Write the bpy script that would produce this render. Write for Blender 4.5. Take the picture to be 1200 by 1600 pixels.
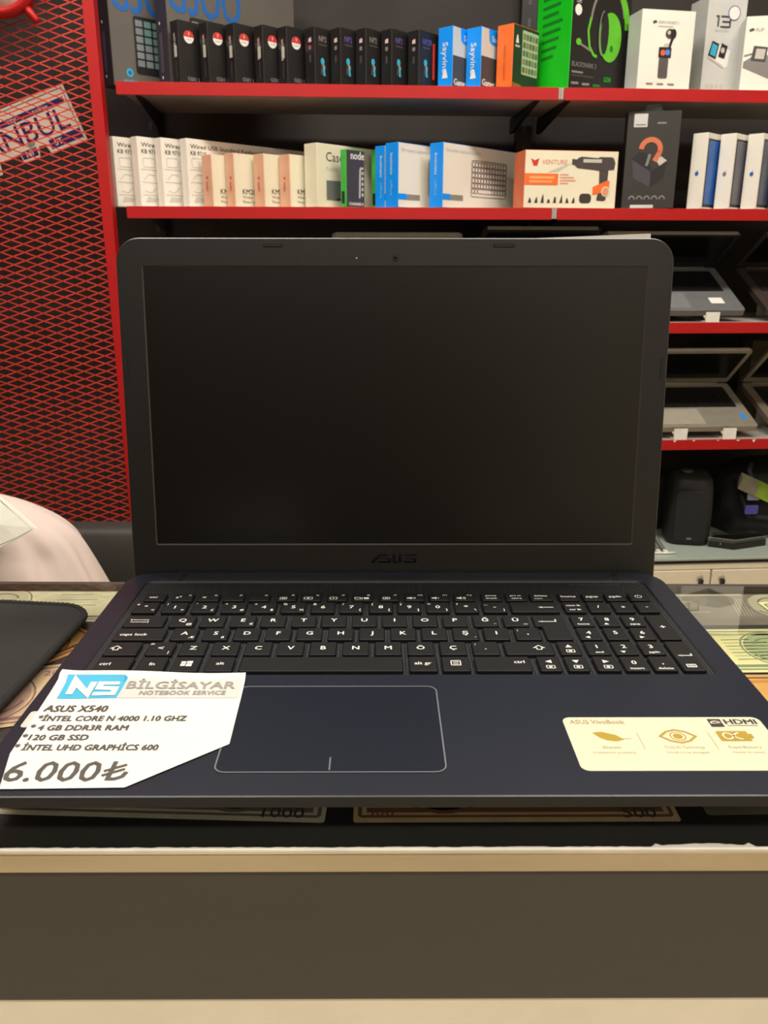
import bpy, bmesh, math, random
from mathutils import Vector, Matrix, Euler
for o in list(bpy.data.objects): bpy.data.objects.remove(o)
SC = bpy.context.scene
COL = SC.collection
R = random.Random(7)

# ------------------------------------------------------------------ camera
F_PX = 1300.0
CAM = Vector((-0.0107, -0.3048, 1.2413))
PITCH, YAW, ROLL = 0.2998, -0.0052, 0.0011
camd = bpy.data.cameras.new('camera')
camo = bpy.data.objects.new('camera', camd); COL.objects.link(camo)
camd.sensor_fit = 'HORIZONTAL'; camd.sensor_width = 36.0
camd.lens = F_PX * 36.0 / 1200.0
CROT = Matrix.Rotation(YAW, 4, 'Z') @ Matrix.Rotation(math.pi/2 - PITCH, 4, 'X') @ Matrix.Rotation(ROLL, 4, 'Z')
camo.matrix_world = Matrix.Translation(CAM) @ CROT
camd.clip_start = 0.02
camd.dof.use_dof = True; camd.dof.focus_distance = 0.55; camd.dof.aperture_fstop = 36.0
SC.camera = camo

# ------------------------------------------------------------------ light
world = bpy.data.worlds.new('world'); SC.world = world; world.use_nodes = True
world.node_tree.nodes['Background'].inputs[0].default_value = (0.9, 0.85, 0.78, 1)
world.node_tree.nodes['Background'].inputs[1].default_value = 0.15
LAMPS = [(-0.55, 0.85, 21.0), (0.75, 0.85, 21.0), (-0.75, -1.15, 11.0), (0.75, -1.15, 14.0), (-0.75, -2.7, 9.0), (0.75, -2.7, 13.0)]
LAMP_COLOUR = (1.0, 0.935, 0.84)
CEIL = 2.75
vs = SC.view_settings
vs.view_transform = 'Standard'; vs.look = 'None'; vs.gamma = 1.0; vs.use_curve_mapping = False
vs.exposure = 0.28

# ------------------------------------------------------------------ helpers: rays
def ray(px, py):
    d = Vector(((px-600)/F_PX, -(py-800)/F_PX, -1.0))
    return (CROT.to_3x3() @ d)
def hit_y(px, py, y):
    d = ray(px, py); return CAM + d*((y-CAM.y)/d.y)
def hit_z(px, py, z):
    d = ray(px, py); return CAM + d*((z-CAM.z)/d.z)
# the shelf wall runs at a slight angle to the counter
PSI = 0.06
SU = Vector((math.cos(PSI), math.sin(PSI), 0)); SN = Vector((-math.sin(PSI), math.cos(PSI), 0))
SO = Vector((0, 1.715, 0))
def S(u, n, z): return SO + SU*u + SN*n + Vector((0, 0, z))
def hit_s(px, py, back=0.0):
    d = ray(px, py); t = (back - (CAM-SO).dot(SN))/d.dot(SN); return CAM + d*t
def s_of(p):
    q = p-SO; return q.dot(SU), q.dot(SN)

# ------------------------------------------------------------------ helpers: materials
def lin(c):
    return tuple(((x/255.0)/12.92 if x/255.0 <= 0.04045 else ((x/255.0+0.055)/1.055)**2.4) for x in c)
MATS = {}
def mat(name, rgb, rough=0.6, metal=0.0, spec=0.5, var=0.06, scale=40.0, bump=0.0, bscale=None, coat=0.0, stretch=None, emit=0.0, trans=0.0):
    if name in MATS: return MATS[name]
    m = bpy.data.materials.new(name); m.use_nodes = True
    nt = m.node_tree; b = nt.nodes['Principled BSDF']
    c = lin(rgb)
    tc = nt.nodes.new('ShaderNodeTexCoord')
    mp = nt.nodes.new('ShaderNodeMapping'); nt.links.new(tc.outputs['Object'], mp.inputs['Vector'])
    if stretch: mp.inputs['Scale'].default_value = stretch
    nz = nt.nodes.new('ShaderNodeTexNoise'); nz.inputs['Scale'].default_value = scale; nz.inputs['Detail'].default_value = 4
    nt.links.new(mp.outputs['Vector'], nz.inputs['Vector'])
    rp = nt.nodes.new('ShaderNodeValToRGB')
    rp.color_ramp.elements[0].position = 0.3; rp.color_ramp.elements[1].position = 0.7
    rp.color_ramp.elements[0].color = tuple(max(0, x*(1-var)) for x in c)+(1,)
    rp.color_ramp.elements[1].color = tuple(min(1, x*(1+var)) for x in c)+(1,)
    nt.links.new(nz.outputs['Fac'], rp.inputs['Fac'])
    nt.links.new(rp.outputs['Color'], b.inputs['Base Color'])
    b.inputs['Roughness'].default_value = rough; b.inputs['Metallic'].default_value = metal
    b.inputs['Specular IOR Level'].default_value = spec
    b.inputs['Coat Weight'].default_value = coat
    if trans: b.inputs['Transmission Weight'].default_value = trans
    if emit:
        b.inputs['Emission Color'].default_value = c+(1,); b.inputs['Emission Strength'].default_value = emit
    if bump:
        n2 = nt.nodes.new('ShaderNodeTexNoise'); n2.inputs['Scale'].default_value = bscale or scale*4; n2.inputs['Detail'].default_value = 3
        nt.links.new(mp.outputs['Vector'], n2.inputs['Vector'])
        bp = nt.nodes.new('ShaderNodeBump'); bp.inputs['Strength'].default_value = bump; bp.inputs['Distance'].default_value = 0.002
        nt.links.new(n2.outputs['Fac'], bp.inputs['Height']); nt.links.new(bp.outputs['Normal'], b.inputs['Normal'])
    MATS[name] = m
    return m
def thin_glass(name, tint=(225, 240, 232), rough=0.02, ior=1.5, extra=0.0):
    if name in MATS: return MATS[name]
    m = bpy.data.materials.new(name); m.use_nodes = True; nt = m.node_tree
    nt.nodes.remove(nt.nodes['Principled BSDF']); out = nt.nodes['Material Output']
    tr = nt.nodes.new('ShaderNodeBsdfTransparent'); tr.inputs[0].default_value = lin(tint)+(1,)
    gl = nt.nodes.new('ShaderNodeBsdfGlossy'); gl.inputs['Roughness'].default_value = rough
    fr = nt.nodes.new('ShaderNodeFresnel'); fr.inputs['IOR'].default_value = ior
    ad = nt.nodes.new('ShaderNodeMath'); ad.operation = 'ADD'; ad.inputs[1].default_value = extra; ad.use_clamp = True
    ge = nt.nodes.new('ShaderNodeNewGeometry'); iv = nt.nodes.new('ShaderNodeMath'); iv.operation = 'SUBTRACT'; iv.inputs[0].default_value = 1.0
    nt.links.new(ge.outputs['Backfacing'], iv.inputs[1])
    mu = nt.nodes.new('ShaderNodeMath'); mu.operation = 'MULTIPLY'; nt.links.new(fr.outputs[0], mu.inputs[0]); nt.links.new(iv.outputs[0], mu.inputs[1])
    nt.links.new(mu.outputs[0], ad.inputs[0])
    mx = nt.nodes.new('ShaderNodeMixShader'); nt.links.new(ad.outputs[0], mx.inputs[0])
    nt.links.new(tr.outputs[0], mx.inputs[1]); nt.links.new(gl.outputs[0], mx.inputs[2])
    nt.links.new(mx.outputs[0], out.inputs['Surface'])
    MATS[name] = m
    return m

# ------------------------------------------------------------------ helpers: meshes and objects
GLYPHS = {}
def glyphs(s, bold=0.0, shear=0.0):
    k = (s, bold, shear)
    if k in GLYPHS: return GLYPHS[k]
    cu = bpy.data.curves.new('t', 'FONT'); cu.body = s; cu.size = 1.0; cu.resolution_u = 2
    cu.offset = bold; cu.shear = shear; cu.fill_mode = 'FRONT'
    o = bpy.data.objects.new('t', cu); COL.objects.link(o)
    dg = bpy.context.evaluated_depsgraph_get()
    me = bpy.data.meshes.new_from_object(o.evaluated_get(dg))
    v = [(p.co.x, p.co.y) for p in me.vertices]; f = [tuple(p.vertices) for p in me.polygons]
    bpy.data.objects.remove(o); bpy.data.curves.remove(cu); bpy.data.meshes.remove(me)
    x0 = min([a for a, b in v] or [0]); x1 = max([a for a, b in v] or [0])
    GLYPHS[k] = (v, f, x0, x1)
    return GLYPHS[k]

class MB:
    """collects faces with materials; build() links them as one mesh object"""
    def __init__(self): self.v = []; self.f = []; self.m = []; self.mats = []; self.smooth = []
    def mi(self, m):
        if m not in self.mats: self.mats.append(m)
        return self.mats.index(m)
    def add(self, verts, faces, m, smooth=False):
        o = len(self.v); self.v += [tuple(p) for p in verts]; k = self.mi(m)
        for f in faces: self.f.append(tuple(i+o for i in f)); self.m.append(k); self.smooth.append(smooth)
    def box(self, x0, x1, y0, y1, z0, z1, m):
        self.add([(x0,y0,z0),(x1,y0,z0),(x1,y1,z0),(x0,y1,z0),(x0,y0,z1),(x1,y0,z1),(x1,y1,z1),(x0,y1,z1)],
                 [(0,3,2,1),(4,5,6,7),(0,1,5,4),(1,2,6,5),(2,3,7,6),(3,0,4,7)], m)
    def prism(self, poly, z0, z1, m, inset=0.0, frame=None, smooth=False):
        """polygon (counter-clockwise) from z0 to z1; the top is inset along a bevel"""
        n = len(poly); fr = frame or (lambda x, y, z: (x, y, z))
        if inset:
            top = offset_poly(poly, -inset)
            vs_ = [fr(x, y, z0) for x, y in poly]+[fr(x, y, z1-inset) for x, y in poly]+[fr(x, y, z1) for x, y in top]; L = 3
        else:
            vs_ = [fr(x, y, z0) for x, y in poly]+[fr(x, y, z1) for x, y in poly]; L = 2
        fs = [tuple(range(n-1, -1, -1)), tuple(range((L-1)*n, L*n))]
        for l in range(L-1):
            for i in range(n):
                j = (i+1) % n; fs.append((l*n+i, l*n+j, (l+1)*n+j, (l+1)*n+i))
        self.add(vs_, fs, m, smooth)
    def tube(self, path, r, m, sides=8, closed=False):
        pts = [Vector(p) for p in path]; n = len(pts); rs = r if isinstance(r, (list, tuple)) else [r]*n
        vs_ = []; prev = None
        for i, p in enumerate(pts):
            if closed: t = pts[(i+1) % n]-pts[i-1]
            else: t = pts[min(i+1, n-1)]-pts[max(i-1, 0)]
            t.normalize()
            a = prev if prev is not None else (Vector((0,0,1)) if abs(t.z) < 0.9 else Vector((1,0,0)))
            s = t.cross(a); 
            if s.length < 1e-6: s = t.cross(Vector((0,1,0)))
            s.normalize(); u = s.cross(t); prev = u
            for k in range(sides):
                an = 2*math.pi*k/sides; vs_.append(p+(s*math.cos(an)+u*math.sin(an))*rs[i])
        fs = []
        for i in range(n if closed else n-1):
            for k in range(sides):
                a = i*sides+k; b = i*sides+(k+1) % sides; c = ((i+1) % n)*sides+(k+1) % sides; d = ((i+1) % n)*sides+k
                fs.append((a, b, c, d))
        if not closed:
            fs.append(tuple(range(sides-1, -1, -1))); fs.append(tuple((n-1)*sides+k for k in range(sides)))
        self.add(vs_, fs, m, True)
    def lathe(self, prof, m, sides=32, centre=(0, 0, 0), axis='Z'):
        vs_ = []; n = len(prof)
        for r, h in prof:
            for k in range(sides):
                a = 2*math.pi*k/sides; x, y, z = r*math.cos(a), r*math.sin(a), h
                if axis == 'Y': x, y, z = x, h, y
                if axis == 'X': x, y, z = h, x, y
                vs_.append((x+centre[0], y+centre[1], z+centre[2]))
        fs = []
        for i in range(n-1):
            for k in range(sides):
                fs.append((i*sides+k, i*sides+(k+1) % sides, (i+1)*sides+(k+1) % sides, (i+1)*sides+k))
        fs.append(tuple(range(sides-1, -1, -1))); fs.append(tuple((n-1)*sides+k for k in range(sides)))
        self.add(vs_, fs, m, True)
    def rings(self, rings, m, cap=True, smooth=True):
        n = len(rings[0]); vs_ = [p for r in rings for p in r]; fs = []
        for i in range(len(rings)-1):
            for k in range(n):
                fs.append((i*n+k, i*n+(k+1) % n, (i+1)*n+(k+1) % n, (i+1)*n+k))
        if cap:
            fs.append(tuple(range(n-1, -1, -1))); fs.append(tuple((len(rings)-1)*n+k for k in range(n)))
        self.add(vs_, fs, m, smooth)
    def text(self, s, x, y, size, m, frame, align='L', bold=0.0, down=False, width=None, shear=0.0):
        v, f, x0, x1 = glyphs(s, 0.0, shear)
        kx = size if width is None else width/max(1e-6, x1-x0)
        ox = {'L': -x0*kx, 'C': -(x0+x1)/2*kx, 'R': -x1*kx}[align]
        b_ = bold*size*1.3; p0 = Vector(frame(x, y)); nn = (Vector(frame(x+.001, y))-p0).cross(Vector(frame(x, y+.001))-p0)
        nn = nn.normalized() if nn.length else Vector((0, 0, 1))
        for q, (sx, sy) in enumerate(((0, 0),) if not bold else ((-b_, 0), (b_, 0), (0, b_*.6))):
            lift = nn*(q*.00003)
            if down: pts = [Vector(frame(x+b*size+sx, y-(a*kx+ox)+sy))+lift for a, b in v]
            else: pts = [Vector(frame(x+a*kx+ox+sx, y+b*size+sy))+lift for a, b in v]
            self.add(pts, f, m)
    def poly(self, pts, m, frame): self.add([frame(a, b) for a, b in pts], [tuple(range(len(pts)))], m)
    def line(self, pts, w, m, frame, closed=False):
        """flat stroke along a polyline"""
        n = len(pts); seg = n if closed else n-1; L = []; Rr = []
        for i in range(n):
            def nrm(a, b):
                dx, dy = b[0]-a[0], b[1]-a[1]; l = math.hypot(dx, dy) or 1; return (-dy/l, dx/l)
            ns = []
            if closed or i > 0: ns.append(nrm(pts[i-1], pts[i]))
            if closed or i < n-1: ns.append(nrm(pts[i], pts[(i+1) % n]))
            nx = sum(a for a, b in ns)/len(ns); ny = sum(b for a, b in ns)/len(ns); l = (nx*nx+ny*ny) or 1
            nx /= l; ny /= l
            L.append((pts[i][0]+nx*w/2, pts[i][1]+ny*w/2)); Rr.append((pts[i][0]-nx*w/2, pts[i][1]-ny*w/2))
        self.add([frame(*p) for p in L+Rr], [(i, (i+1) % n, n+(i+1) % n, n+i)[::-1] for i in range(seg)], m)
    def build(self, name, parent=None, matrix=None):
        me = bpy.data.meshes.new(name); me.from_pydata(self.v, [], self.f)
        for m in self.mats: me.materials.append(m)
        me.polygons.foreach_set('material_index', self.m)
        me.polygons.foreach_set('use_smooth', self.smooth)
        me.validate(); me.update()
        return link(name, me, parent, matrix)
def link(name, me, parent=None, matrix=None):
    o = bpy.data.objects.new(name, me); COL.objects.link(o)
    if parent is not None: o.parent = parent
    if matrix is not None: o.matrix_basis = matrix
    return o
def offset_poly(poly, d):
    """grow (d>0) or shrink (d<0) a counter-clockwise polygon"""
    n = len(poly); out = []
    for i in range(n):
        a, b, c = poly[i-1], poly[i], poly[(i+1) % n]
        def nr(p, q):
            dx, dy = q[0]-p[0], q[1]-p[1]; l = math.hypot(dx, dy) or 1e-9; return dy/l, -dx/l
        n1, n2 = nr(a, b), nr(b, c); nx, ny = n1[0]+n2[0], n1[1]+n2[1]; k = (nx*nx+ny*ny) or 1
        s = 2.0/k; s = min(s, 1.5)
        out.append((b[0]+nx*s*d, b[1]+ny*s*d))
    return out
def rrect(x0, x1, y0, y1, r, seg=4):
    """rounded rectangle, counter-clockwise; r may be (bl, br, tr, tl)"""
    rs = r if isinstance(r, (tuple, list)) else (r,)*4; out = []
    for (cx, cy, a0, q) in ((x0, y0, 180, rs[0]), (x1, y0, 270, rs[1]), (x1, y1, 0, rs[2]), (x0, y1, 90, rs[3])):
        if q <= 1e-6: out.append((cx, cy)); continue
        ox = cx+q if cx == x0 else cx-q; oy = cy+q if cy == y0 else cy-q
        for k in range(seg+1):
            a = math.radians(a0+90*k/seg); out.append((ox+q*math.cos(a), oy+q*math.sin(a)))
    return out
def ell(cx, cy, rx, ry, n=20, a0=0, a1=360):
    full = abs(a1-a0) >= 360
    return [(cx+rx*math.cos(math.radians(a0+(a1-a0)*k/(n if full else n-1))), cy+ry*math.sin(math.radians(a0+(a1-a0)*k/(n if full else n-1)))) for k in range(n)]
def ring_faces(outer, inner):
    """triangulated faces between two loops; returns verts2d, faces"""
    bm = bmesh.new(); es = []
    for lp in (outer, inner):
        vv = [bm.verts.new((x, y, 0)) for x, y in lp]
        es += [bm.edges.new((vv[i], vv[(i+1) % len(vv)])) for i in range(len(vv))]
    bmesh.ops.triangle_fill(bm, use_beauty=True, use_dissolve=False, edges=es, normal=(0, 0, 1))
    bm.verts.index_update(); bm.normal_update()
    fs = []
    for f in bm.faces:
        idx = [v.index for v in f.verts]
        if f.normal.z < 0: idx.reverse()
        fs.append(tuple(idx))
    bm.free()
    return list(outer)+list(inner), fs
def thing(name, label, cat, loc=(0, 0, 0), rz=0.0, group=None):
    o = bpy.data.objects.new(name, None); COL.objects.link(o); o.empty_display_size = 0.05
    o.location = loc; o.rotation_euler = (0, 0, rz)
    return tag(o, label, cat, group)
def tag(o, label=None, cat=None, group=None, kind=None):
    if label: o['label'] = label
    if cat: o['category'] = cat
    if group: o['group'] = group
    if kind: o['kind'] = kind
    return o
def struct(o): o['kind'] = 'structure'; return o
def copy_tree(o, parent=None):
    c = o.copy(); COL.objects.link(c)
    if parent is not None: c.parent = parent
    for ch in list(o.children): copy_tree(ch, c)
    return c
XY = lambda z: (lambda a, b: (a, b, z))

# ------------------------------------------------------------------ palette
M_black_wall = mat('black_painted_wall', (50, 44, 42), 0.75, var=0.15, scale=6)
M_wall = mat('warm_wall_paint', (196, 182, 160), 0.85, var=0.05, scale=5)
M_wall2 = mat('brown_wall_paint', (104, 92, 78), 0.85, var=0.08, scale=5)
M_ceil = mat('ceiling_paint', (225, 220, 210), 0.9, var=0.03, scale=5)
M_floor = mat('floor_tile', (200, 190, 172), 0.4, var=0.12, scale=3)
M_red = mat('red_gloss_paint', (176, 0, 3), 0.5, var=0.06, scale=12)
M_redmesh = mat('red_mesh_paint', (204, 56, 42), 0.5, var=0.12, scale=30)
M_shelf = mat('pale_shelf_metal', (176, 170, 160), 0.5, var=0.06, scale=10)
M_blackmetal = mat('black_metal', (28, 27, 27), 0.5, var=0.1)
M_grey_gap = mat('bare_metal_gap', (160, 150, 120), 0.5)
M_white_card = mat('white_card', (238, 232, 220), 0.55, var=0.03, scale=12)
M_cream_card = mat('cream_card', (232, 224, 198), 0.55, var=0.03, scale=12)
M_black_card = mat('black_card', (30, 28, 28), 0.38, var=0.08, scale=14)
M_grey_card = mat('grey_card', (98, 92, 86), 0.5, var=0.05, scale=14)
M_navy_card = mat('dark_violet_card', (48, 42, 52), 0.45)
M_blue = mat('bright_blue_card', (0, 148, 255), 0.45, var=0.03)
M_blue_ink = mat('blue_ink', (24, 98, 176), 0.5)
M_cyan = mat('cyan_ink', (54, 172, 206), 0.5)
M_orange = mat('orange_card', (240, 112, 42), 0.5, var=0.04)
M_green = mat('vivid_green_card', (8, 192, 22), 0.45, var=0.04)
M_dgreen = mat('dark_green_ink', (8, 120, 30), 0.5)
M_lgreen = mat('light_green_card', (64, 186, 66), 0.45, var=0.12, scale=25)
M_white_ink = mat('white_ink', (236, 232, 226), 0.5, var=0.02)
M_grey_ink = mat('grey_ink', (130, 126, 122), 0.5)
M_dgrey_ink = mat('dark_grey_ink', (70, 67, 66), 0.5)
M_lgrey_ink = mat('light_grey_ink', (196, 190, 180), 0.5)
M_black_ink = mat('black_ink', (30, 28, 30), 0.5)
M_red_ink = mat('red_ink', (206, 52, 48), 0.5)
M_pink_card = mat('salmon_card', (226, 172, 142), 0.55)
M_purple_ink = mat('purple_ink', (98, 84, 160), 0.5)
M_silver_card = mat('silver_grey_card', (204, 204, 200), 0.4, var=0.03)
M_paper = mat('white_paper', (228, 224, 216), 0.7, var=0.02, scale=20)

# ------------------------------------------------------------------ room
def build_room():
    u0, u1, n0, n1 = -2.3, 2.3, -4.6, 0.40
    def wall(name, a, b, z0, z1, m, th=0.08):
        # a, b in shelf coordinates, wall thickens to the outside (right of a->b)
        A = S(a[0], a[1], 0); B = S(b[0], b[1], 0); d = (B-A).normalized(); o = Vector((d.y, -d.x, 0))*th
        mb = MB(); mb.prism([(A.x, A.y), (A.x+o.x, A.y+o.y), (B.x+o.x, B.y+o.y), (B.x, B.y)], z0, z1, m)
        return struct(mb.build(name))
    wall('wall_back', (u1, n1), (u0, n1), 0, CEIL, M_black_wall)
    wall('wall_left', (u0, n1), (u0, n0), 0, CEIL, M_wall2)
    wall('wall_front', (u0, n0), (u1, n0), 0, CEIL, M_wall2)
    wall('wall_right', (u1, n0), (u1, n1), 0, CEIL, M_wall)
    A = S(.45, n0, 0)
    mb = MB(); mb.box(0, 1.5, 0.001, .05, 0.01, 2.35, mat('added_pale_door', (236, 228, 210), .4)); d = struct(mb.build('added_door_1')); d.location = A; d.rotation_euler = (0, 0, PSI)  # unseen door added to brighten the right side of the screen's reflection
    mb = MB(); mb.tube([(.1, .055, .95), (.1, .085, .95), (.1, .085, 1.25), (.1, .055, 1.25)], .01, M_blackmetal, 8); mb.build('added_door_handle', d)
    c = [S(u0-.1, n0-.1, 0), S(u1+.1, n0-.1, 0), S(u1+.1, n1+.1, 0), S(u0-.1, n1+.1, 0)]
    P = [(p.x, p.y) for p in c]
    mb = MB(); mb.prism(P, -0.1, 0.0, M_floor); struct(mb.build('floor'))
    mb = MB(); mb.prism(P, CEIL, CEIL+0.1, M_ceil); struct(mb.build('ceiling'))
build_room()

M_diff = mat('lamp_diffuser', (255, 246, 226), 0.5, var=0.0, emit=3.0)
M_lampframe = mat('white_lamp_frame', (225, 225, 222), 0.4)
LAMP_WORDS = ['above the walkway behind the counter, left one', 'above the walkway behind the counter, right one', 'above the customer side, left one', 'above the customer side, right one', 'far behind the customer side, left one', 'far behind the customer side, right one']
def build_lamps():
    for i, (x, y, w) in enumerate(LAMPS):
        t = thing('ceiling_light', 'flat white ceiling light panel '+LAMP_WORDS[i], 'ceiling light', (x, y, CEIL), 0, 'ceiling light panels')
        o, inn = rrect(-.6, .6, -.15, .15, .01), rrect(-.575, .575, -.125, .125, .005)
        mb = MB(); v, f = ring_faces(o, inn); n = len(o); k = len(inn)
        mb.add([(a, b, -.03) for a, b in v], [q[::-1] for q in f], M_lampframe)
        mb.add([(a, b, -.03) for a, b in o]+[(a, b, -.001) for a, b in o], [(j, (j+1) % n, n+(j+1) % n, n+j) for j in range(n)], M_lampframe)
        mb.add([(a, b, -.03) for a, b in inn]+[(a, b, -.02) for a, b in inn], [(j, k+j, k+(j+1) % k, (j+1) % k) for j in range(k)], M_lampframe)
        mb.build('frame', t)
        mb = MB(); mb.box(-.575, .575, -.125, .125, -.022, -.012, M_diff); mb.build('diffuser', t)
        ld = bpy.data.lights.new('lamp_light', 'AREA'); ld.shape = 'RECTANGLE'; ld.size = 1.14; ld.size_y = 0.24
        ld.energy = w; ld.color = LAMP_COLOUR
        lo = bpy.data.objects.new('lamp_light', ld); COL.objects.link(lo); lo.parent = t; lo.location = (0, 0, -.034)
build_lamps()

# ------------------------------------------------------------------ shelves
SHELF_D = 0.33
Z1, Z2, Z3, Z4, ZC = 1.597, 1.345, 1.085, 0.794, 0.489
U_L = s_of(hit_s(181, 137))[0]; U_SEAM = s_of(hit_s(877, 147))[0]; U_R = U_SEAM+1.02
FASCIA = 0.026
def shelf(name, label, u0, u1, z, chips=False):
    t = thing(name, label, 'shelf', S(u0, 0, z), PSI, 'red fronted shelves')
    w = u1-u0
    mb = MB(); e0, e1 = (0.001, w+.0055) if u1 < U_SEAM else (-.0055, w-.001)
    mb.box(e0, e1, 0.003, SHELF_D, -0.012, 0, M_shelf)
    mb.box(e0, e1, 0.003, .022, -FASCIA+.003, -0.012, M_shelf); mb.build('board', t)
    mb = MB(); mb.prism(rrect(0, w, -FASCIA, 0, .002, 2), 0, 0.004, M_red, inset=.0008, frame=lambda x, y, z: (x, .002-z, y)); mb.build('front_strip', t)
    for k, bx in enumerate((0.03, w-0.03)):
        mb = MB(); mb.prism([(0.03, -.012), (SHELF_D, -.050), (SHELF_D+.03, -.050), (SHELF_D+.03, -.012)], bx-.004, bx+.004, M_blackmetal, frame=lambda x, y, z: (z, x, y)); mb.build('bracket', t)
    if chips:
        for k in range(9):
            x = .3+.05*k+R.uniform(-.02, .02); l = R.uniform(.004, .012)
            mb = MB(); mb.prism([(x, -.0015), (x+l, -.0008), (x+l*.4, -R.uniform(.004, .009))][::-1], .0038, .0046, M_white_ink, frame=lambda x, y, z: (x, .002-z, y)); mb.build('paint_chip', t)
    return t
shelf('wall_shelf', 'red fronted shelf at the top left, holding dark and blue cartons', U_L, U_SEAM-.006, Z1)
shelf('wall_shelf', 'red fronted shelf at the top right, holding headset and camera cartons', U_SEAM+.006, U_R, Z1)
U_L2 = s_of(hit_s(198, 330))[0]
shelf('wall_shelf', 'red fronted shelf holding the row of white and blue keyboard cartons', U_L2, U_SEAM-.006, Z2)
shelf('wall_shelf', 'red fronted shelf holding the power tool carton and white tablet cartons', U_SEAM+.006, U_R, Z2)
shelf('wall_shelf', 'red fronted shelf mostly hidden behind the big laptop, under two opened laptops', U_L2, U_SEAM-.006, Z3)
shelf('wall_shelf', 'red fronted shelf under the grey and dark laptops at right', U_SEAM+.006, U_R, Z3)
shelf('wall_shelf', 'lowest red fronted shelf hidden behind the big laptop', U_L2, U_SEAM-.006, Z4)
shelf('wall_shelf', 'red fronted shelf with chipped paint under the silver laptop at right', U_SEAM+.006, U_R, Z4, chips=True)
def upright(u, label):
    t = thing('shelf_upright', label, 'shelf post', S(u, SHELF_D+.03, 0), PSI, 'black shelf uprights')
    mb = MB(); mb.box(-.02, .02, 0, .03, ZC+.006, 2.3, M_blackmetal); mb.build('post', t)
    mb = MB()
    for k in range(34):
        z = ZC+.06+k*.05; mb.box(-.004, .004, -.001, .0005, z, z+.02, M_dgrey_ink)
    o = mb.build('slots', t); o['kind'] = 'stuff'
upright(U_SEAM, 'black slotted upright at the seam between the two shelf bays')
upright(U_L+.0, 'black slotted upright at the left end of the shelves')

# white base cabinet under the shelves
def cabinet():
    t = thing('base_cabinet', 'cream white base cabinet with drawers under the shelves', 'cabinet', S(U_L+.02, -.04, 0), PSI)
    w = U_R-U_L-.02; d = SHELF_D+.06
    M_cream = mat('cream_laminate', (226, 214, 190), 0.45, var=0.03)
    M_dark = mat('dark_gap', (24, 24, 22), 0.6)
    M_lock = mat('black_lock', (22, 20, 18), 0.35)
    M_lockring = mat('beige_lock_ring', (176, 164, 140), 0.35)
    mb = MB(); mb.box(0, w, .022, d, .08, ZC-.016, M_cream); mb.box(.02, w-.02, .06, d, 0, .08, M_dark); mb.build('carcass', t)
    mb = MB(); mb.box(0, w, .010, .022, ZC-.016-.003, ZC-.012, M_dark); mb.build('dark_strip', t)  # solid dark strip between the glass top and the rail
    mb = MB(); mb.box(0, w, .004, .022, ZC-.0335, ZC-.0195, M_cream); mb.build('top_rail', t)
    gl = thin_glass('cabinet_glass', (196, 220, 208), .03, 1.5, .12)
    mb = MB(); mb.box(0, w, .010, d, ZC-.012, ZC-.006, M_shelf); mb.build('top_board', t)
    mb = MB(); mb.prism(rrect(0, w, -.002, d, .002), ZC-.006, ZC, mat('pale_green_glass', (168, 180, 170), .12, var=.02), inset=.001); mb.build('glass_top', t)
    useam = s_of(hit_s(1113, 890, -.04))[0]-(U_L+.02)
    n = 4; wd = .46; x = useam-3*wd
    k = 0
    while x < w-.02:
        a, b = max(0.0, x+.002), min(w, x+wd-.002)
        if b-a > .05:
            mb = MB(); mb.prism(rrect(a, b, .10, ZC-.036, .002, 1), 0, .018, M_cream, inset=.0015, frame=lambda x, y, z: (x, .020-z, y)); dr = mb.build('drawer_front', t)
            zl = ZC-.062
            lx = b-.03 if k % 2 == 0 else a+.03
            if abs(x+wd-useam) < .01: lx = useam-.030
            if abs(x-useam) < .01: lx = useam+.028
            mb = MB(); mb.lathe([(.0085, 0), (.0085, .002), (.006, .003)], M_lockring, 16, (lx, 0, zl+.005), 'Y')
            for i_, p in enumerate(mb.v): mb.v[i_] = (p[0], .002-p[1], p[2])
            mb.build('lock_ring', dr)
            mb = MB(); mb.prism(rrect(lx-.004, lx+.005, zl-.012, zl+.004, .001, 2), 0, .012, M_lock, inset=.001, frame=lambda x, y, z: (x, .000-z, y)); mb.build('lock', dr)
        x += wd; k += 1
cabinet()

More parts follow.
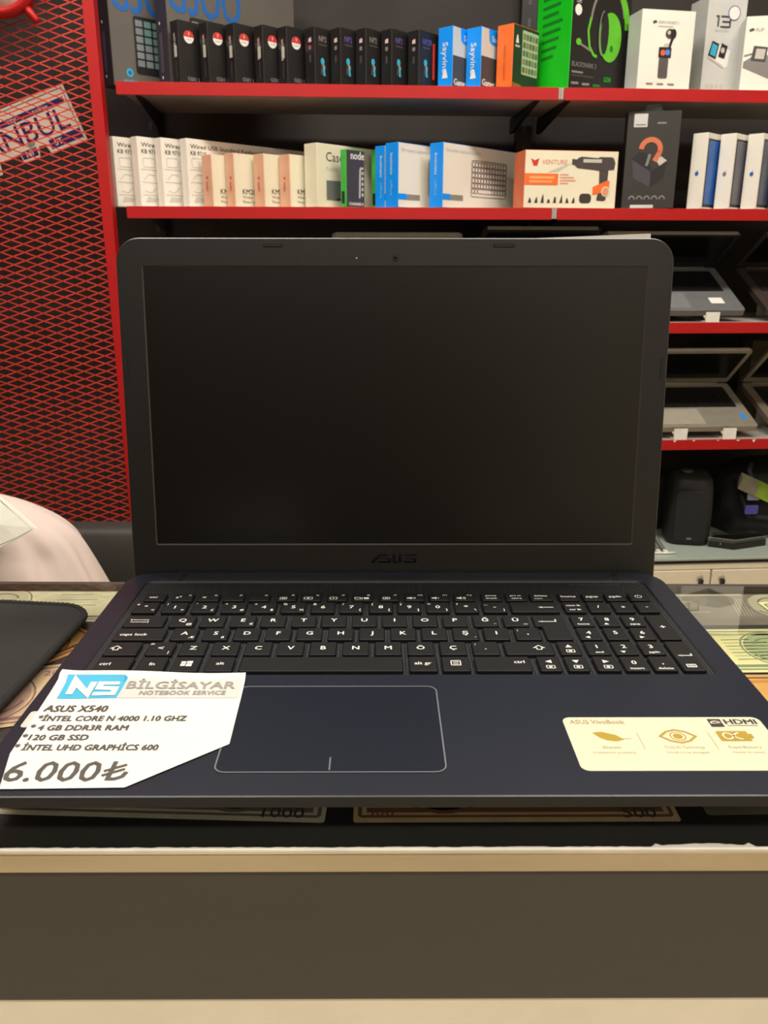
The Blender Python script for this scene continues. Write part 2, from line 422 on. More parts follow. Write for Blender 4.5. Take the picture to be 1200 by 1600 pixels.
# ------------------------------------------------------------------ red mesh partition
def mesh_partition():
    nb = -0.03
    post_bot = hit_s(150, 137, nb); u_post = s_of(post_bot)[0]      # centre of the post
    t = thing('mesh_partition', 'red expanded metal mesh panel in a red angle iron frame', 'partition', S(u_post, nb, 0), PSI)
    H0, H1 = 0.02, 2.2; W = 0.95
    mb = MB(); mb.prism([(-.0115, -.004), (.0115, -.004), (.0115, .03), (.008, .03), (.008, -.0005), (-.0115, -.0005)], H0, H1, M_red); mb.build('frame_post', t)
    mb = MB(); mb.prism([(-W-.014, -.004), (-W+.014, -.004), (-W+.014, -.0005), (-W-.0105, -.0005), (-W-.0105, .03), (-W-.014, .03)], H0, H1, M_red); mb.build('frame_post', t)
    mb = MB(); mb.box(-W+.014, -.0116, -.004, -.0005, H0, H0+.03, M_red); mb.build('frame_rail', t)
    mb = MB(); mb.box(-W+.014, -.0116, -.004, -.0005, H1-.03, H1, M_red); mb.build('frame_rail', t)
    # expanded metal: strands zigzag between bonds
    cw, ch = 0.0510, 0.0176; x1, x0 = -.011, -W+.012; sw, sd = .0013, .0010
    mb = MB(); nx = int((x1-x0)/(cw/2)); nz = int((H1-H0-.02)/ch)
    for j in range(nz):
        zc = H0+.02+j*ch
        rows = []
        for s in (0, 1):
            pts = []
            for i in range(nx+1):
                z = zc+ch/2*((i+s) % 2 if s == 0 else -((i) % 2))
                pts.append((x1-i*cw/2, z))
            rows.append(pts)
        for si, pts in enumerate(rows):
            vs_ = []; 
            for i, (x, z) in enumerate(pts):
                y = .002+(.0012 if (i % 2) else -.0006)
                for (dy, dz) in ((-sd, -sw), (-sd, sw), (sd, sw*.7), (sd, -sw*.7)): vs_.append((x, y+dy, z+dz))
            fs = []
            for i in range(len(pts)-1):
                for k in range(4):
                    fs.append((i*4+k, i*4+(k+1) % 4, (i+1)*4+(k+1) % 4, (i+1)*4+k))
            mb.add(vs_, fs, M_redmesh)
    o = mb.build('mesh_sheet', t); o['kind'] = 'stuff'
    return u_post, nb
U_POST, N_MESH = mesh_partition()

def licence_plate():
    back = N_MESH+.05
    A = hit_s(104, 128, back); B = hit_s(137, 218, back)      # right-hand corners, top and bottom
    up = Vector((0, 0, 1)); e = (A-B); h = e.length
    ang = -math.atan2((A-B).dot(SU), (A-B).z)                 # lean of the right edge
    t = thing('licence_plate', 'white licence plate with dark blue letters hanging tilted behind red mesh', 'licence plate', B)
    rot = Matrix.Rotation(PSI, 4, 'Z') @ Matrix.Rotation(math.radians(21), 4, Vector((0, -1, 0)))
    t.matrix_world = Matrix.Translation(B) @ rot
    W = .40
    M_pl = mat('plate_white', (236, 222, 206), 0.35, var=.04); M_nv = mat('plate_navy', (44, 32, 96), 0.4)
    notch = [(0, 0), (0, h), (-W, h), (-W, 0), (-.205, 0), (-.20, .022), (-.150, .024), (-.150, .004), (-.112, .004), (-.105, .024), (-.09, .022), (-.085, 0)]
    mb = MB(); mb.prism(notch, 0, .0015, M_pl, frame=lambda x, y, z: (x, -z, y)); mb.build('plate', t)
    fr = lambda e: (lambda x, y: (x, -.0015-e, y))
    mb = MB(); f1 = fr(.0003)
    mb.line([(-.006, .006), (-.006, h-.006), (-W+.006, h-.006)], .0016, M_dgrey_ink, f1); mb.build('printed_border', t)
    mb = MB(); mb.poly([(-.012, h*.70), (-.012, h*.81), (-W+.01, h*.81), (-W+.01, h*.70)], M_nv, f1); mb.build('printed_band', t)
    mb = MB(); mb.poly([(-.006, .008), (-.006, .028), (-.080, .028), (-.080, .008)], M_nv, f1); mb.build('printed_band', t)
    mb = MB(); mb.poly([(-.112, .008), (-.112, .026), (-.148, .026), (-.148, .010)], M_nv, f1); mb.build('printed_band', t)
    mb = MB(); mb.text('İSTANBUL', -.020, h*.305, .062, M_nv, fr(.0004), 'R', .006, width=.285); mb.build('printed_letters', t)
    mb = MB(); mb.text('ST', -.060, .012, .018, M_pl, fr(.0006), 'C', .01); mb.text('NI', -.130, .012, .018, M_pl, fr(.0006), 'C', .01); mb.build('printed_letters', t)
    mb = MB(); mb.text('turkiye', -.05, h*.725, .013, M_pl, fr(.0006), 'R', .005); mb.text('city', -.125, h*.725, .016, M_pl, fr(.0006), 'R', .005); mb.build('printed_letters', t)
    mb = MB(); mb.poly(ell(-.118, .034, .009, .006), mat('teal_ink', (110, 160, 150), .5), fr(.0004)); mb.build('printed_mark', t)
licence_plate()

def red_round():
    c = hit_s(-12, -52, N_MESH-.05)
    t = thing('round_clock', 'red rimmed round clock with a white face and peg foot, before the mesh', 'clock', c)
    t.matrix_world = Matrix.Translation(c) @ Matrix.Rotation(PSI, 4, 'Z')
    r = .088
    M_w = mat('clock_face', (232, 226, 214), .4)
    mb = MB(); mb.lathe([(r-.018, .03), (r-.004, .028), (r, .018), (r, .004), (r-.006, -.004), (r-.014, -.004), (r-.018, .002), (r-.018, .0045)], M_red, 40, axis='Y')
    mb.build('rim', t)
    mb = MB(); mb.lathe([(r-.0182, .0044), (r-.0182, .0034), (.004, .0032)], M_w, 40, axis='Y'); mb.build('face', t)
    for sx in (-1, 1):
        mb = MB(); a = math.radians(38); p = Vector((sx*math.sin(a), 0, -math.cos(a)))
        mb.tube([p*(r-.006)+Vector((0, .012, 0)), p*(r+.012)+Vector((0, .012, 0)), p*(r+.026)+Vector((0, .012, 0)), p*(r+.030)+Vector((0, .012, 0))], [.009, .008, .007, .004], M_red, 12); mb.build('foot', t)
    mb = MB(); mb.box(-.003, .003, .001, .003, 0, .05, M_black_ink); mb.build('hand', t)
    mb = MB(); mb.box(0, .035, .001, .003, -.002, .002, M_black_ink); mb.build('hand', t)
    mb = MB(); mb.tube([(0, .03, 0), (0, .052, 0)], .006, M_blackmetal, 8); mb.build('hook', t)
red_round()

# ------------------------------------------------------------------ cartons on the shelves
def yline(px, shelf_no):
    if shelf_no == 1: return 127+(px-180)*15.5/1020
    return 319.5+(px-200)*10.5/1000
class Carton:
    def __init__(s, name, label, cat, group, px, sh, top, w, t, theta, back, front, side, pxtop=None, h=None, lean=0.0):
        z = Z1 if sh == 1 else Z2
        p = hit_s(px, yline(px, sh), back); 
        if h is None: h = hit_s(px if pxtop is None else pxtop, top, back).z - z
        s.w, s.t, s.h = w, t, h
        s.root = thing(name, label, cat, (p.x, p.y, z+.0005), PSI+math.radians(theta), group)
        s.layer = 0
        bm = bmesh.new(); bmesh.ops.create_cube(bm, size=1.0)
        for v in bm.verts: v.co = ((v.co.x+.5)*w, (v.co.y+.5)*t, (v.co.z+.5)*h)
        bmesh.ops.bevel(bm, geom=list(bm.edges), offset=.0009, segments=1, affect='EDGES')
        me = bpy.data.meshes.new('carton'); 
        me.materials.append(front); me.materials.append(side)
        for f in bm.faces:
            f.normal_update(); n = f.normal
            f.material_index = 1 if abs(n.x) > .6 or abs(n.z) > .6 else 0
        bm.to_mesh(me); bm.free()
        s.body = link('carton', me, s.root)
        if lean: s.root.rotation_euler = (0, lean, PSI+math.radians(theta))
    def F(s, lift=0):   # front face, u to the right, v up
        e = .0005+.0004*lift; return lambda u, v: (u, -e, v)
    def L(s, lift=0):   # left side face
        e = .0005+.0004*lift; t = s.t; return lambda u, v: (-e, t-u, v)
    def put(s, name, fn):
        mb = MB(); fn(mb); o = mb.build(name, s.root); return o

ORD = ['first', 'second', 'third', 'fourth', 'fifth']
# -- top shelf: two tall keyboard cartons
def g_carton(px, pxtop, label, txt, back):
    c = Carton('keyboard_carton', label, 'box', 'grey keyboard cartons', px, 1, 0, .36, .045, 42, back, M_grey_card, M_navy_card, h=.285)
    def logo(mb): mb.text(txt, .006, .150, .115, M_blue_ink, c.F(), 'L', .012, width=.048*len(txt)); 
    c.put('printed_name', logo)
    def kb(mb):
        mb.poly(rrect(.058, .20, .030, .146, .006), M_black_ink, c.F())
        keyc = [mat('key_grey', (122, 130, 134), .5), mat('key_teal', (104, 138, 134), .5), mat('key_lime', (132, 150, 78), .5), mat('key_amber', (160, 124, 84), .5)]
        for i in range(6):
            for j in range(6):
                x = .063+j*.0215; z = .046+i*.0160
                mb.poly(rrect(x, x+.0175, z, z+.0125, .001, 1), keyc[min(3, (j+i//3)//2)], c.F(1))
    c.put('printed_picture', kb)
    def mark(mb):
        mb.poly(ell(.041, .030, .0085, .0085), M_cyan, c.F()); mb.poly(ell(.041, .030, .0045, .0045), M_blue_ink, c.F(1))
        mb.text('wireless', .024, .010, .011, M_cyan, c.F(), 'L', .01)
    c.put('printed_mark', mark)
    def edge(mb): mb.poly(rrect(.012, .024, .03, .11, .002, 1), mat('dim_violet_ink', (74, 66, 84), .5), c.L()); mb.poly(rrect(.014, .018, .125, .131, .001, 1), M_white_ink, c.L()); mb.poly(rrect(.014, .018, .018, .024, .001, 1), M_white_ink, c.L())
    c.put('printed_strip', edge)
g_carton(178, 168, 'grey keyboard carton with blue lettering at the far left of the top shelf', 'G5OO', .045)
g_carton(267, 261, 'grey keyboard carton with blue lettering half hidden behind the black cartons', 'G5OO', .050)
# -- five black cartons with round stickers
gs = [(283, 30), (328, 33), (369, 35), (413, 38), (450, 40)]
for i, (px, top) in enumerate(gs):
    c = Carton('earphone_carton', ORD[i]+' from left of five black cartons with round red and white stickers', 'box', 'black cartons with round stickers', px, 1, top, .15, .030, 42, .008, M_black_card, M_black_card, pxtop=px-9)
    def st(mb):
        mb.poly(ell(.026, c.h-.030, .0125, .0125, 24), M_white_ink, c.F())
        mb.poly(ell(.026, c.h-.030, .0125, .0125, 14, 0, 180), M_red_ink, c.F(1))
        mb.text('1', .026, c.h-.027, .009, M_white_ink, c.F(2), 'C', .02)
        mb.line([(.019, c.h-.035), (.033, c.h-.035)], .0016, M_lgrey_ink, c.F(1))
    c.put('round_sticker', st)
    c.put('printed_name', lambda mb: mb.text('GS01 L', .018, .007, .011, M_grey_ink, c.F(), 'L', .01))
    c.put('printed_side_name', lambda mb: (mb.text('wireless', .012, c.h-.024, .013, M_lgrey_ink, c.L(), 'L', .02, down=True), mb.poly([(.012, .052), (.022, .052), (.022, .075), (.012, .075)], M_lgrey_ink, c.L()), mb.line([(.017, .012), (.017, .044)], .003, M_dgrey_ink, c.L())))
    if i in (0, 2):
        hh = .085 if i == 0 else .055
        def leaf(mb):
            x = .060 if i == 0 else .058
            mb.poly([(x, .024), (x+.010, .022), (x+.013, .03), (x+.006, .024+hh), (x+.004, .024+hh)], M_white_ink, c.F(1))
        c.put('torn_sticker', leaf)
# -- five black cartons with small cyan figure
M_fig = mat('tan_ink', (170, 160, 140), .5)
npx = [(493, 41), (533, 42), (572, 43), (612, 44), (654, 46)]
for i, (px, top) in enumerate(npx):
    c = Carton('earbud_carton', ORD[i]+' from left of five plain black cartons with cyan print', 'box', 'black cartons with cyan print', px, 1, top, .15, .032, 43, .006, M_black_card, M_black_card, pxtop=px-4)
    ink = M_purple_ink if i in (1, 3, 4) else M_grey_ink
    c.put('printed_name', lambda mb: (mb.text('NP270' if i == 4 else 'NP2', .012, c.h-.027, .016, ink, c.F(), 'L', .01, width=.03 if i == 4 else .022), mb.line([(.012, c.h-.033), (.036, c.h-.033)], .003, M_dgrey_ink, c.F())))
    def figure(mb):
        x = .022; mb.poly(ell(x, .048, .0055, .007), M_cyan, c.F()); mb.poly(ell(x+.002, .036, .0055, .007), M_fig, c.F()); mb.poly([(x-.007, .022), (x-.001, .022), (x+.001, .04), (x-.004, .042)], M_dgrey_ink, c.F(1)); mb.poly([(x+.001, .020), (x+.008, .020), (x+.005, .036), (x+.001, .038)], M_cyan, c.F(1))
    c.put('printed_figure', figure)
    c.put('printed_side_marks', lambda mb: (mb.poly([(.012, .085), (.022, .085), (.021, .094), (.013, .092)], mat('pale_pink_ink', (222, 190, 190), .5), c.L()), mb.poly(rrect(.013, .021, .070, .078, .002), M_grey_ink if i else mat('dull_rose_ink', (150, 90, 95), .5), c.L()), mb.poly(rrect(.014, .020, .045, .060, .002), M_dgrey_ink, c.L())))
    if i == 4: c.put('printed_red_strip', lambda mb: mb.poly(rrect(.046, .053, .018, .090, .001), M_red_ink, c.F()))
# -- two blue headset cartons
for i, (px, top, lab) in enumerate(((706, 40, 'blue sided carton with white lettering, beside the last black carton'), (750, 41, 'blue sided carton with white lettering, beside the orange carton'))):
    c = Carton('headset_carton', lab, 'box', 'blue sided cartons', px, 1, top, .14, .040, 45, .004, M_silver_card, M_blue, pxtop=px)
    c.put('printed_side_name', lambda mb: (mb.text('Sayvine', .013, c.h-.030, .020, M_white_ink, c.L(), 'L', .010, down=True, width=.060), mb.poly([(.012, .018), (.028, .018), (.023, .036), (.017, .036)], M_white_ink, c.L())))
    c.put('printed_panel', lambda mb: mb.poly([(.001, .001), (.139, .001), (.139, .062), (.001, .062)], M_dgrey_ink, c.F()))
    c.put('printed_badge', lambda mb: (mb.poly([(.028, c.h-.001), (.139, c.h-.001), (.139, c.h-.034), (.040, c.h-.030), (.030, c.h-.024)], M_blue, c.F()), mb.text('Sayvine', .040, c.h-.024, .016, M_white_ink, c.F(1), 'L', .01)))
    c.put('printed_picture', lambda mb: (mb.poly([(.060, .022), (.10, .022), (.10, .10), (.066, .10), (.060, .09)], M_navy_card, c.F(1)), mb.poly(ell(.068, .105, .009, .007), M_red_ink, c.F(2))))
    c.put('printed_name', lambda mb: mb.text('Gamer', .006, .004, .018, M_white_ink, c.F(1), 'L', .02))
# -- orange carton with small keyboard
c = Carton('keyboard_carton', 'dark carton with an orange side and small keyboard picture', 'box', None, 799, 1, 36, .105, .042, 45, .002, mat('dark_green_card', (38, 50, 38), .45), M_orange, pxtop=801)
c.put('printed_picture', lambda mb: [mb.poly(rrect(.036, .102, .030, .118, .003), mat('pale_green_ink', (176, 196, 160), .5), c.F())]+[mb.poly(rrect(.039+j*.0125, .049+j*.0125, .034+k*.0165, .0455+k*.0165, .001, 1), mat('key_dark_'+str((j+k) % 3), ((90, 110, 80), (150, 130, 80), (110, 110, 100))[(j+k) % 3], .5), c.F(1)) for j in range(5) for k in range(5)] and None)
c.put('printed_logo', lambda mb: (mb.poly([(.010, c.h-.036), (.022, c.h-.036), (.018, c.h-.020), (.014, c.h-.020)], M_white_ink, c.F()), mb.line([(.008, c.h-.042), (.026, c.h-.042)], .004, M_lgrey_ink, c.F())))
c.put('printed_corner', lambda mb: mb.poly([(.001, .001), (.05, .001), (.03, .009), (.001, .010)], mat('brown_orange_ink', (150, 90, 40), .5), c.F()))
c.put('printed_side_name', lambda mb: mb.text('wireless keyboard', .018, c.h-.04, .012, mat('darker_orange_ink', (214, 92, 34), .5), c.L(), 'L', .0, down=True, width=.070))
# -- green headset carton
c = Carton('headset_carton', 'tall black carton with vivid green side and green headset picture', 'box', None, 887, 1, 0, .178, .115, 27, .004, M_black_card, M_green, h=.245)
c.put('printed_side_text', lambda mb: [mb.line([(.020, .19-.017*k), (.020+(.05, .058, .052, .066, .06, .056, .05, .04)[k], .192-.017*k)], .006, M_dgreen, c.L()) for k in range(8)] and None)
def headset(mb):
    gr = mat('headset_green_ink', (96, 190, 40), .5); f = c.F
    mb.line(ell(.108, .125, .052, .088, 14, 20, 170), .006, M_grey_ink, f())
    mb.line(ell(.118, .125, .050, .085, 8, 5, 70), .016, gr, f(1))
    mb.poly(ell(.117, .112, .034, .050, 24), gr, f(2)); mb.poly(ell(.099, .118, .012, .042, 16), M_black_ink, f(3)); mb.line(ell(.094, .118, .012, .044, 12, 90, 270), .003, M_grey_ink, f(4))
    mb.poly(ell(.122, .090, .005, .007, 10), M_dgreen, f(3))
    mb.line([(.056, .145), (.050, .118), (.056, .088), (.070, .072), (.080, .070)], .006, gr, f(1))
    mb.line([(.060, .080), (.030, .090)], .005, M_grey_ink, f(1)); mb.poly(ell(.023, .094, .008, .007, 12), gr, f(2))
c.put('printed_picture', headset)
c.put('round_sticker', lambda mb: (mb.poly(ell(.020, .185, .010, .012), M_lgrey_ink, c.F()), mb.poly(ell(.018, .156, .010, .011), M_white_ink, c.F()), mb.line([(.011, .171), (.026, .171)], .004, M_grey_ink, c.F())))
c.put('printed_name', lambda mb: (mb.text('BLACKSHARK 3', .008, .045, .014, M_grey_ink, c.F(), 'L', .005, width=.072), mb.line([(.008, .034), (.042, .034)], .004, M_grey_ink, c.F()), mb.line([(.008, .027), (.075, .027)], .003, M_dgrey_ink, c.F())))
c.put('printed_badges', lambda mb: [mb.line([(.008+.033*k, .011), (.030+.033*k, .012)], .005, (M_grey_ink, M_grey_ink, M_dgreen)[k], c.F()) for k in range(3)] and None)
c.put('printed_count', lambda mb: mb.text('LDI', .108, .022, .014, M_green, c.F(), 'L', .01))
# -- white camera cartons
c = Carton('camera_carton', 'white carton with pocket camera on a stick picture', 'box', None, 994, 1, 13.5, .128, .062, 7, .004, M_white_card, M_silver_card, pxtop=1004)
def pocket(mb):
    f = c.F; x = .058
    mb.poly(ell(x+.012, .112, .011, .010), M_dgrey_ink, f()); mb.poly(ell(x+.020, .112, .007, .010), M_black_ink, f(1)); mb.poly(ell(x+.009, .114, .004, .004), M_lgrey_ink, f(2))
    mb.poly([(x+.010, .085), (x+.016, .085), (x+.022, .103), (x+.016, .106)], M_black_ink, f()); mb.poly([(x-.004, .083), (x+.014, .083), (x+.010, .094), (x+.001, .092)], M_lgrey_ink, f())
    mb.poly(rrect(x-.012, x+.018, .064, .085, .002), M_black_ink, f(2)); mb.poly(ell(x-.002, .074, .006, .006), mat('orange_red_ink', (226, 92, 52), .5), f(3)); mb.poly(ell(x+.009, .075, .006, .006), mat('sky_ink', (70, 130, 220), .5), f(3))
    mb.poly(rrect(x-.010, x+.013, .023, .064, .004), mat('handle_grey_ink', (86, 82, 80), .5), f(1))
c.put('printed_picture', pocket)
c.put('printed_name', lambda mb: (mb.poly([(.028, .130), (.037, .133), (.034, .138), (.026, .135)], M_dgrey_ink, c.F()), mb.text('OSMO POCKET 3', .040, .131, .008, M_grey_ink, c.F(), 'L', .0, width=.048), mb.line([(.040, .126), (.076, .126)], .003, M_lgrey_ink, c.F())))
c.put('printed_badges', lambda mb: [mb.line([(.022+.026*k, .011), (.038+.026*k, .011)], .004, M_grey_ink, c.F()) for k in range(3)] and None)
c = Carton('camera_carton', 'tall silver carton marked 13 with small action camera picture', 'box', None, 1094, 1, 0, .098, .075, 8, .072, M_silver_card, M_silver_card, h=.205)
def action(mb):
    f = c.F
    mb.poly([(.010, .078), (.052, .058), (.062, .062), (.066, .095), (.030, .112), (.018, .108)], M_white_ink, f()); mb.poly([(.010, .078), (.052, .058), (.052, .063), (.010, .083)], M_lgrey_ink, f(1))
    mb.poly([(.010, .084), (.030, .076), (.036, .108), (.018, .114)], M_black_ink, f(2)); mb.poly([(.014, .086), (.028, .081), (.032, .104), (.019, .109)], M_cyan, f(3))
    mb.poly([(.036, .082), (.052, .078), (.058, .104), (.042, .110)], M_black_ink, f(2)); mb.poly(ell(.046, .095, .005, .006), M_lgrey_ink, f(3))
c.put('printed_picture', action)
c.put('printed_numeral', lambda mb: (mb.line([(.022, .164), (.028, .164), (.028, .143)], .004, M_dgrey_ink, c.F()), mb.line([(.034, .164), (.056, .164), (.058, .162), (.058, .144), (.056, .143), (.034, .143)], .004, M_dgrey_ink, c.F()), mb.line([(.038, .1535), (.058, .1535)], .004, M_dgrey_ink, c.F()), mb.text('BLACK', .022, .133, .008, M_lgrey_ink, c.F(), 'L', .01, width=.034)))
c.put('round_sticker', lambda mb: (mb.poly(ell(.066, .172, .0155, .0155, 24), M_purple_ink, c.F(1)), mb.poly(ell(.066, .172, .0135, .0135, 24), M_white_ink, c.F(2))))
c.put('printed_badges', lambda mb: [mb.line([(.012+.012*k, .020), (.020+.012*k, .020)], .008, M_lgrey_ink, c.F()) for k in range(4)] and None)
c = Carton('camera_carton', 'white carton with grey drone picture, last on the top shelf', 'box', None, 1154, 1, 26, .16, .06, -14, .030, M_white_card, M_silver_card, pxtop=1165)
def drone(mb):
    f = c.F
    mb.poly([(.003, .05), (.07, .022), (.07, .075), (.02, .072), (.003, .062)], M_grey_ink, f()); mb.poly([(.018, .064), (.05, .06), (.052, .09), (.022, .094)], M_dgrey_ink, f(1)); mb.poly([(.026, .068), (.046, .066), (.048, .086), (.028, .088)], M_lgrey_ink, f(2)); mb.line([(.003, .074), (.02, .078)], .003, M_grey_ink, f(1))
    mb.poly([(.07, .022), (.14, .05), (.14, .064), (.10, .078), (.07, .075)], M_dgrey_ink, f())
c.put('printed_picture', drone)
c.put('printed_name', lambda mb: (mb.poly([(.010, .122), (.020, .125), (.017, .130), (.008, .127)], M_dgrey_ink, c.F()), mb.text('FLIP', .023, .122, .010, M_grey_ink, c.F(), 'L', .0)))

# -- second shelf: white wired keyboard cartons
kb = [(184.5, 213, 172), (221.5, 213, 214), (258, 215, 254), (297, 216, 292)]
M_lineart = mat('line_art_grey', (204, 198, 188), .6)
for i, (px, top, pxt) in enumerate(kb):
    c = Carton('keyboard_carton', ORD[i]+' from left of four white cartons with grey keyboard line art', 'box', 'white wired keyboard cartons', px, 2, top, .40, .026, 43, .030, M_white_card, M_white_card, pxtop=pxt)
    c.put('printed_name', lambda mb: (mb.text('Wired USB Standard Keyboard', .010, c.h-.020, .0125, M_dgrey_ink, c.F(), 'L', .01, width=.205), mb.text('KB 9710', .010, c.h-.034, .0125, M_dgrey_ink, c.F(), 'L', .01)))
    def art(mb):
        f = c.F
        for k in range(3): mb.line([(.006, .080-k*.027), (.12, .078-k*.027), (.36, .081-k*.027)], .0016, M_lineart, f())
        for k in range(8):
            x = .012+k*.042; mb.line(rrect(x, x+.03, .085, .104, .004), .0014, M_lineart, f(), closed=True); mb.line([(x, .058), (x+.012, .070), (x+.03, .068)], .0018, M_lineart, f())
            mb.line([(x, .034), (x+.016, .030), (x+.030, .042)], .0016, M_lineart, f()); mb.poly([(x, .010), (x+.03, .012), (x+.034, .020), (x+.006, .022)], M_lineart, f())
    c.put('printed_line_art', art)
# -- salmon sided cartons
km = [(333.5, 241), (368, 239), (414, 240), (454, 241)]
for i, (px, top) in enumerate(km):
    c = Carton('keyboard_carton', ORD[i]+' from left of four white cartons with salmon sides', 'box', 'salmon sided cartons', px, 2, top, .15, .031 if i == 1 else .036, 43, .014, M_cream_card, M_pink_card, pxtop=px-2)
    c.put('printed_name', lambda mb: (mb.text('KM200', .022, .028, .016, M_dgrey_ink, c.F(), 'L', .005), mb.text('Wireless', .022, .019, .008, M_grey_ink, c.F(), 'L', .005), mb.text('Mouse Combo', .022, .009, .008, M_grey_ink, c.F(), 'L', .005)))
    c.put('printed_edge', lambda mb: mb.poly([(.0005, .001), (.003, .001), (.003, c.h-.001), (.0005, c.h-.001)], mat('pale_peach_ink', (240, 214, 180), .5), c.F()))
    c.put('printed_side_name', lambda mb: (mb.poly(ell(.018, .062, .003, .003), M_red_ink, c.L()), mb.text('WIFI', .013, .054, .010, M_red_ink, c.L(), 'L', .01, down=True)))
# -- cream casing carton, two green node packs
c = Carton('casing_carton', 'cream carton with dark picture, standing behind the two green packs', 'box', None, 496.5, 2, 223, .22, .042, 43, .003, M_cream_card, M_cream_card, pxtop=496)
c.put('printed_name', lambda mb: (mb.text('Case', .028, c.h-.036, .028, M_dgrey_ink, c.F(), 'L', .0), mb.text('Kasalar', .028, c.h-.056, .014, mat('pale_teal_ink', (190, 208, 196), .5), c.F(), 'L', .0)))
c.put('printed_picture', lambda mb: (mb.poly([(.028, .016), (.12, .016), (.12, .058), (.028, .058)], mat('slate_ink', (112, 118, 112), .5), c.F()), mb.poly([(.05, .016), (.12, .016), (.12, .024), (.07, .021)], M_black_ink, c.F(1))))
for i, (px, lab) in enumerate(((541.5, 'dark blister pack with bright green edge in front of the cream carton'), (589.5, 'dark blister pack with bright green edge beside the blue keyboard cartons'))):
    c = Carton('adapter_pack', lab, 'box', 'green edged packs', px, 2, 233, .056, .020, 40, .072 if i else .0, mat('slate_card', (62, 58, 66), .45), M_lgreen, pxtop=px-1)
    c.put('printed_name', lambda mb: (mb.text('node', .014, c.h-.020, .024, M_white_ink, c.F(), 'L', .012, width=.040), mb.text('STANDARD A', .008, .004, .009, M_white_ink, c.F(), 'L', .012, width=.044)))
    c.put('printed_picture', lambda mb: [mb.line([(.052, c.h-.038), (.044, c.h-.038), (.042, c.h-.042), (.040, .020)], .005, M_lgrey_ink, c.F())]+[mb.poly(rrect(.046, .052, .024+k*.0115, .031+k*.0115, .001, 1), M_lgrey_ink, c.F()) for k in range(5)] and None)
    c.put('hang_slot', lambda mb: mb.poly([(.004, .008), (.014, .008), (.014, .034), (.004, .034)], M_black_ink, c.L()))
# -- blue and white office keyboard cartons
bl = [(622, 222, .003, 'white faced office keyboard carton with blue side, middle of three'), (691, 222, .003, 'white faced office keyboard carton with blue side, keyboard drawing in full view')]
M_tag = mat('grey_tag_ink', (140, 136, 128), .5)
def office(c):
    c.put('printed_side_name', lambda mb: (mb.text('business', .016, c.h-.022, .010, M_white_ink, c.L(), 'L', .01, down=True, width=.045), mb.text('office', .016, c.h-.078, .010, mat('pale_blue_ink', (140, 196, 236), .5), c.L(), 'L', .0, down=True, width=.034)))
    c.put('printed_heading', lambda mb: mb.text('Slim numeric keyboard in a soft fit', .010, c.h-.018, .011, mat('pale_violet_ink', (190, 196, 222), .5), c.F(), 'L', .0, width=.13))
    c.put('printed_tags', lambda mb: (mb.poly([(.0005, .017), (.028, .017), (.028, .030), (.0005, .030)], M_blue, c.F()), mb.poly([(.028, .017), (.075, .017), (.075, .029), (.028, .029)], M_tag, c.F())))
    def kbd(mb):
        f = c.F; x0, x1 = .105, .245
        mb.line(rrect(x0, x1, .028, .108, .006), .0018, M_grey_ink, f(), closed=True)
        for r in range(6):
            for k in range(12):
                if r == 0 and 2 <= k <= 6: continue
                x = x0+.003+k*.0113; mb.line(rrect(x, x+.0095, .036+r*.0117, .046+r*.0117, .001, 1), .0014, mat('mauve_ink', (112, 98, 100), .5), f(1), closed=True)
        mb.line(rrect(x0+.026, x0+.082, .036, .046, .002, 1), .0014, M_grey_ink, f(1), closed=True)
    c.put('printed_picture', kbd)
cb = None
for (px, top, back, lab) in bl:
    c = Carton('keyboard_carton', lab, 'box', 'blue sided office keyboard cartons', px, 2, top, .30, .040, 43, back, M_white_card, M_blue, pxtop=px)
    office(c)
    if px == 622:
        q = c; a = math.radians(43)+PSI
        c2 = Carton('keyboard_carton', 'white faced office keyboard carton with blue side, rearmost of three', 'box', 'blue sided office keyboard cartons', px, 2, top+3, .30, .030, 43, back, M_white_card, M_blue, pxtop=px)
        off = Vector((-math.sin(a), math.cos(a), 0))*.0425
        c2.root.location = c.root.location+off; c3 = c; c = c2; office(c2); c = c3
# -- power tool carton
c = Carton('tool_carton', 'cream carton with power tool picture and orange label', 'box', None, 817, 2, 234, .225, .075, 6, .003, M_cream_card, mat('coral_card', (226, 116, 78), .5), pxtop=820)
def tool(mb):
    f = c.F; W, H = c.w, c.h; g = lambda x, y: (x*W, y*H)
    dk = mat('tool_grey_ink', (72, 64, 62), .5)
    mb.poly([g(.50, .76), g(.53, .75), g(.56, .70), g(.76, .67), g(.78, .66), g(.96, .68), g(.97, .80), g(.95, .88), g(.93, .90), g(.80, .90), g(.78, .88), g(.60, .90), g(.57, .88), g(.55, .85), g(.50, .86)], dk, f())
    mb.poly([g(.62, .80), g(.82, .80), g(.82, .86), g(.62, .86)], M_lgrey_ink, f(1))
    mb.poly([g(.80, .67), g(.90, .67), g(.89, .15), g(.86, .13), g(.79, .14), g(.79, .20), g(.81, .30)], dk, f())
    mb.poly([g(.74, .38), g(.90, .50), g(.92, .48), g(.92, .30), g(.86, .28), g(.74, .24)], M_orange, f(1)); mb.poly(ell(.88*W, .30*H, .045*W, .09*H), M_cream_card, f(2)); mb.poly(ell(.88*W, .30*H, .036*W, .075*H), mat('peach_ink', (222, 150, 110), .5), f(3))
    mb.poly(rrect(.60*W, .73*W, .09*H, .26*H, .008), mat('case_ink', (58, 54, 46), .5), f())
    mb.poly([g(.24, .62), g(.44, .76), g(.50, .79), g(.36, .64)], M_lgrey_ink, f())
c.put('printed_picture', tool)
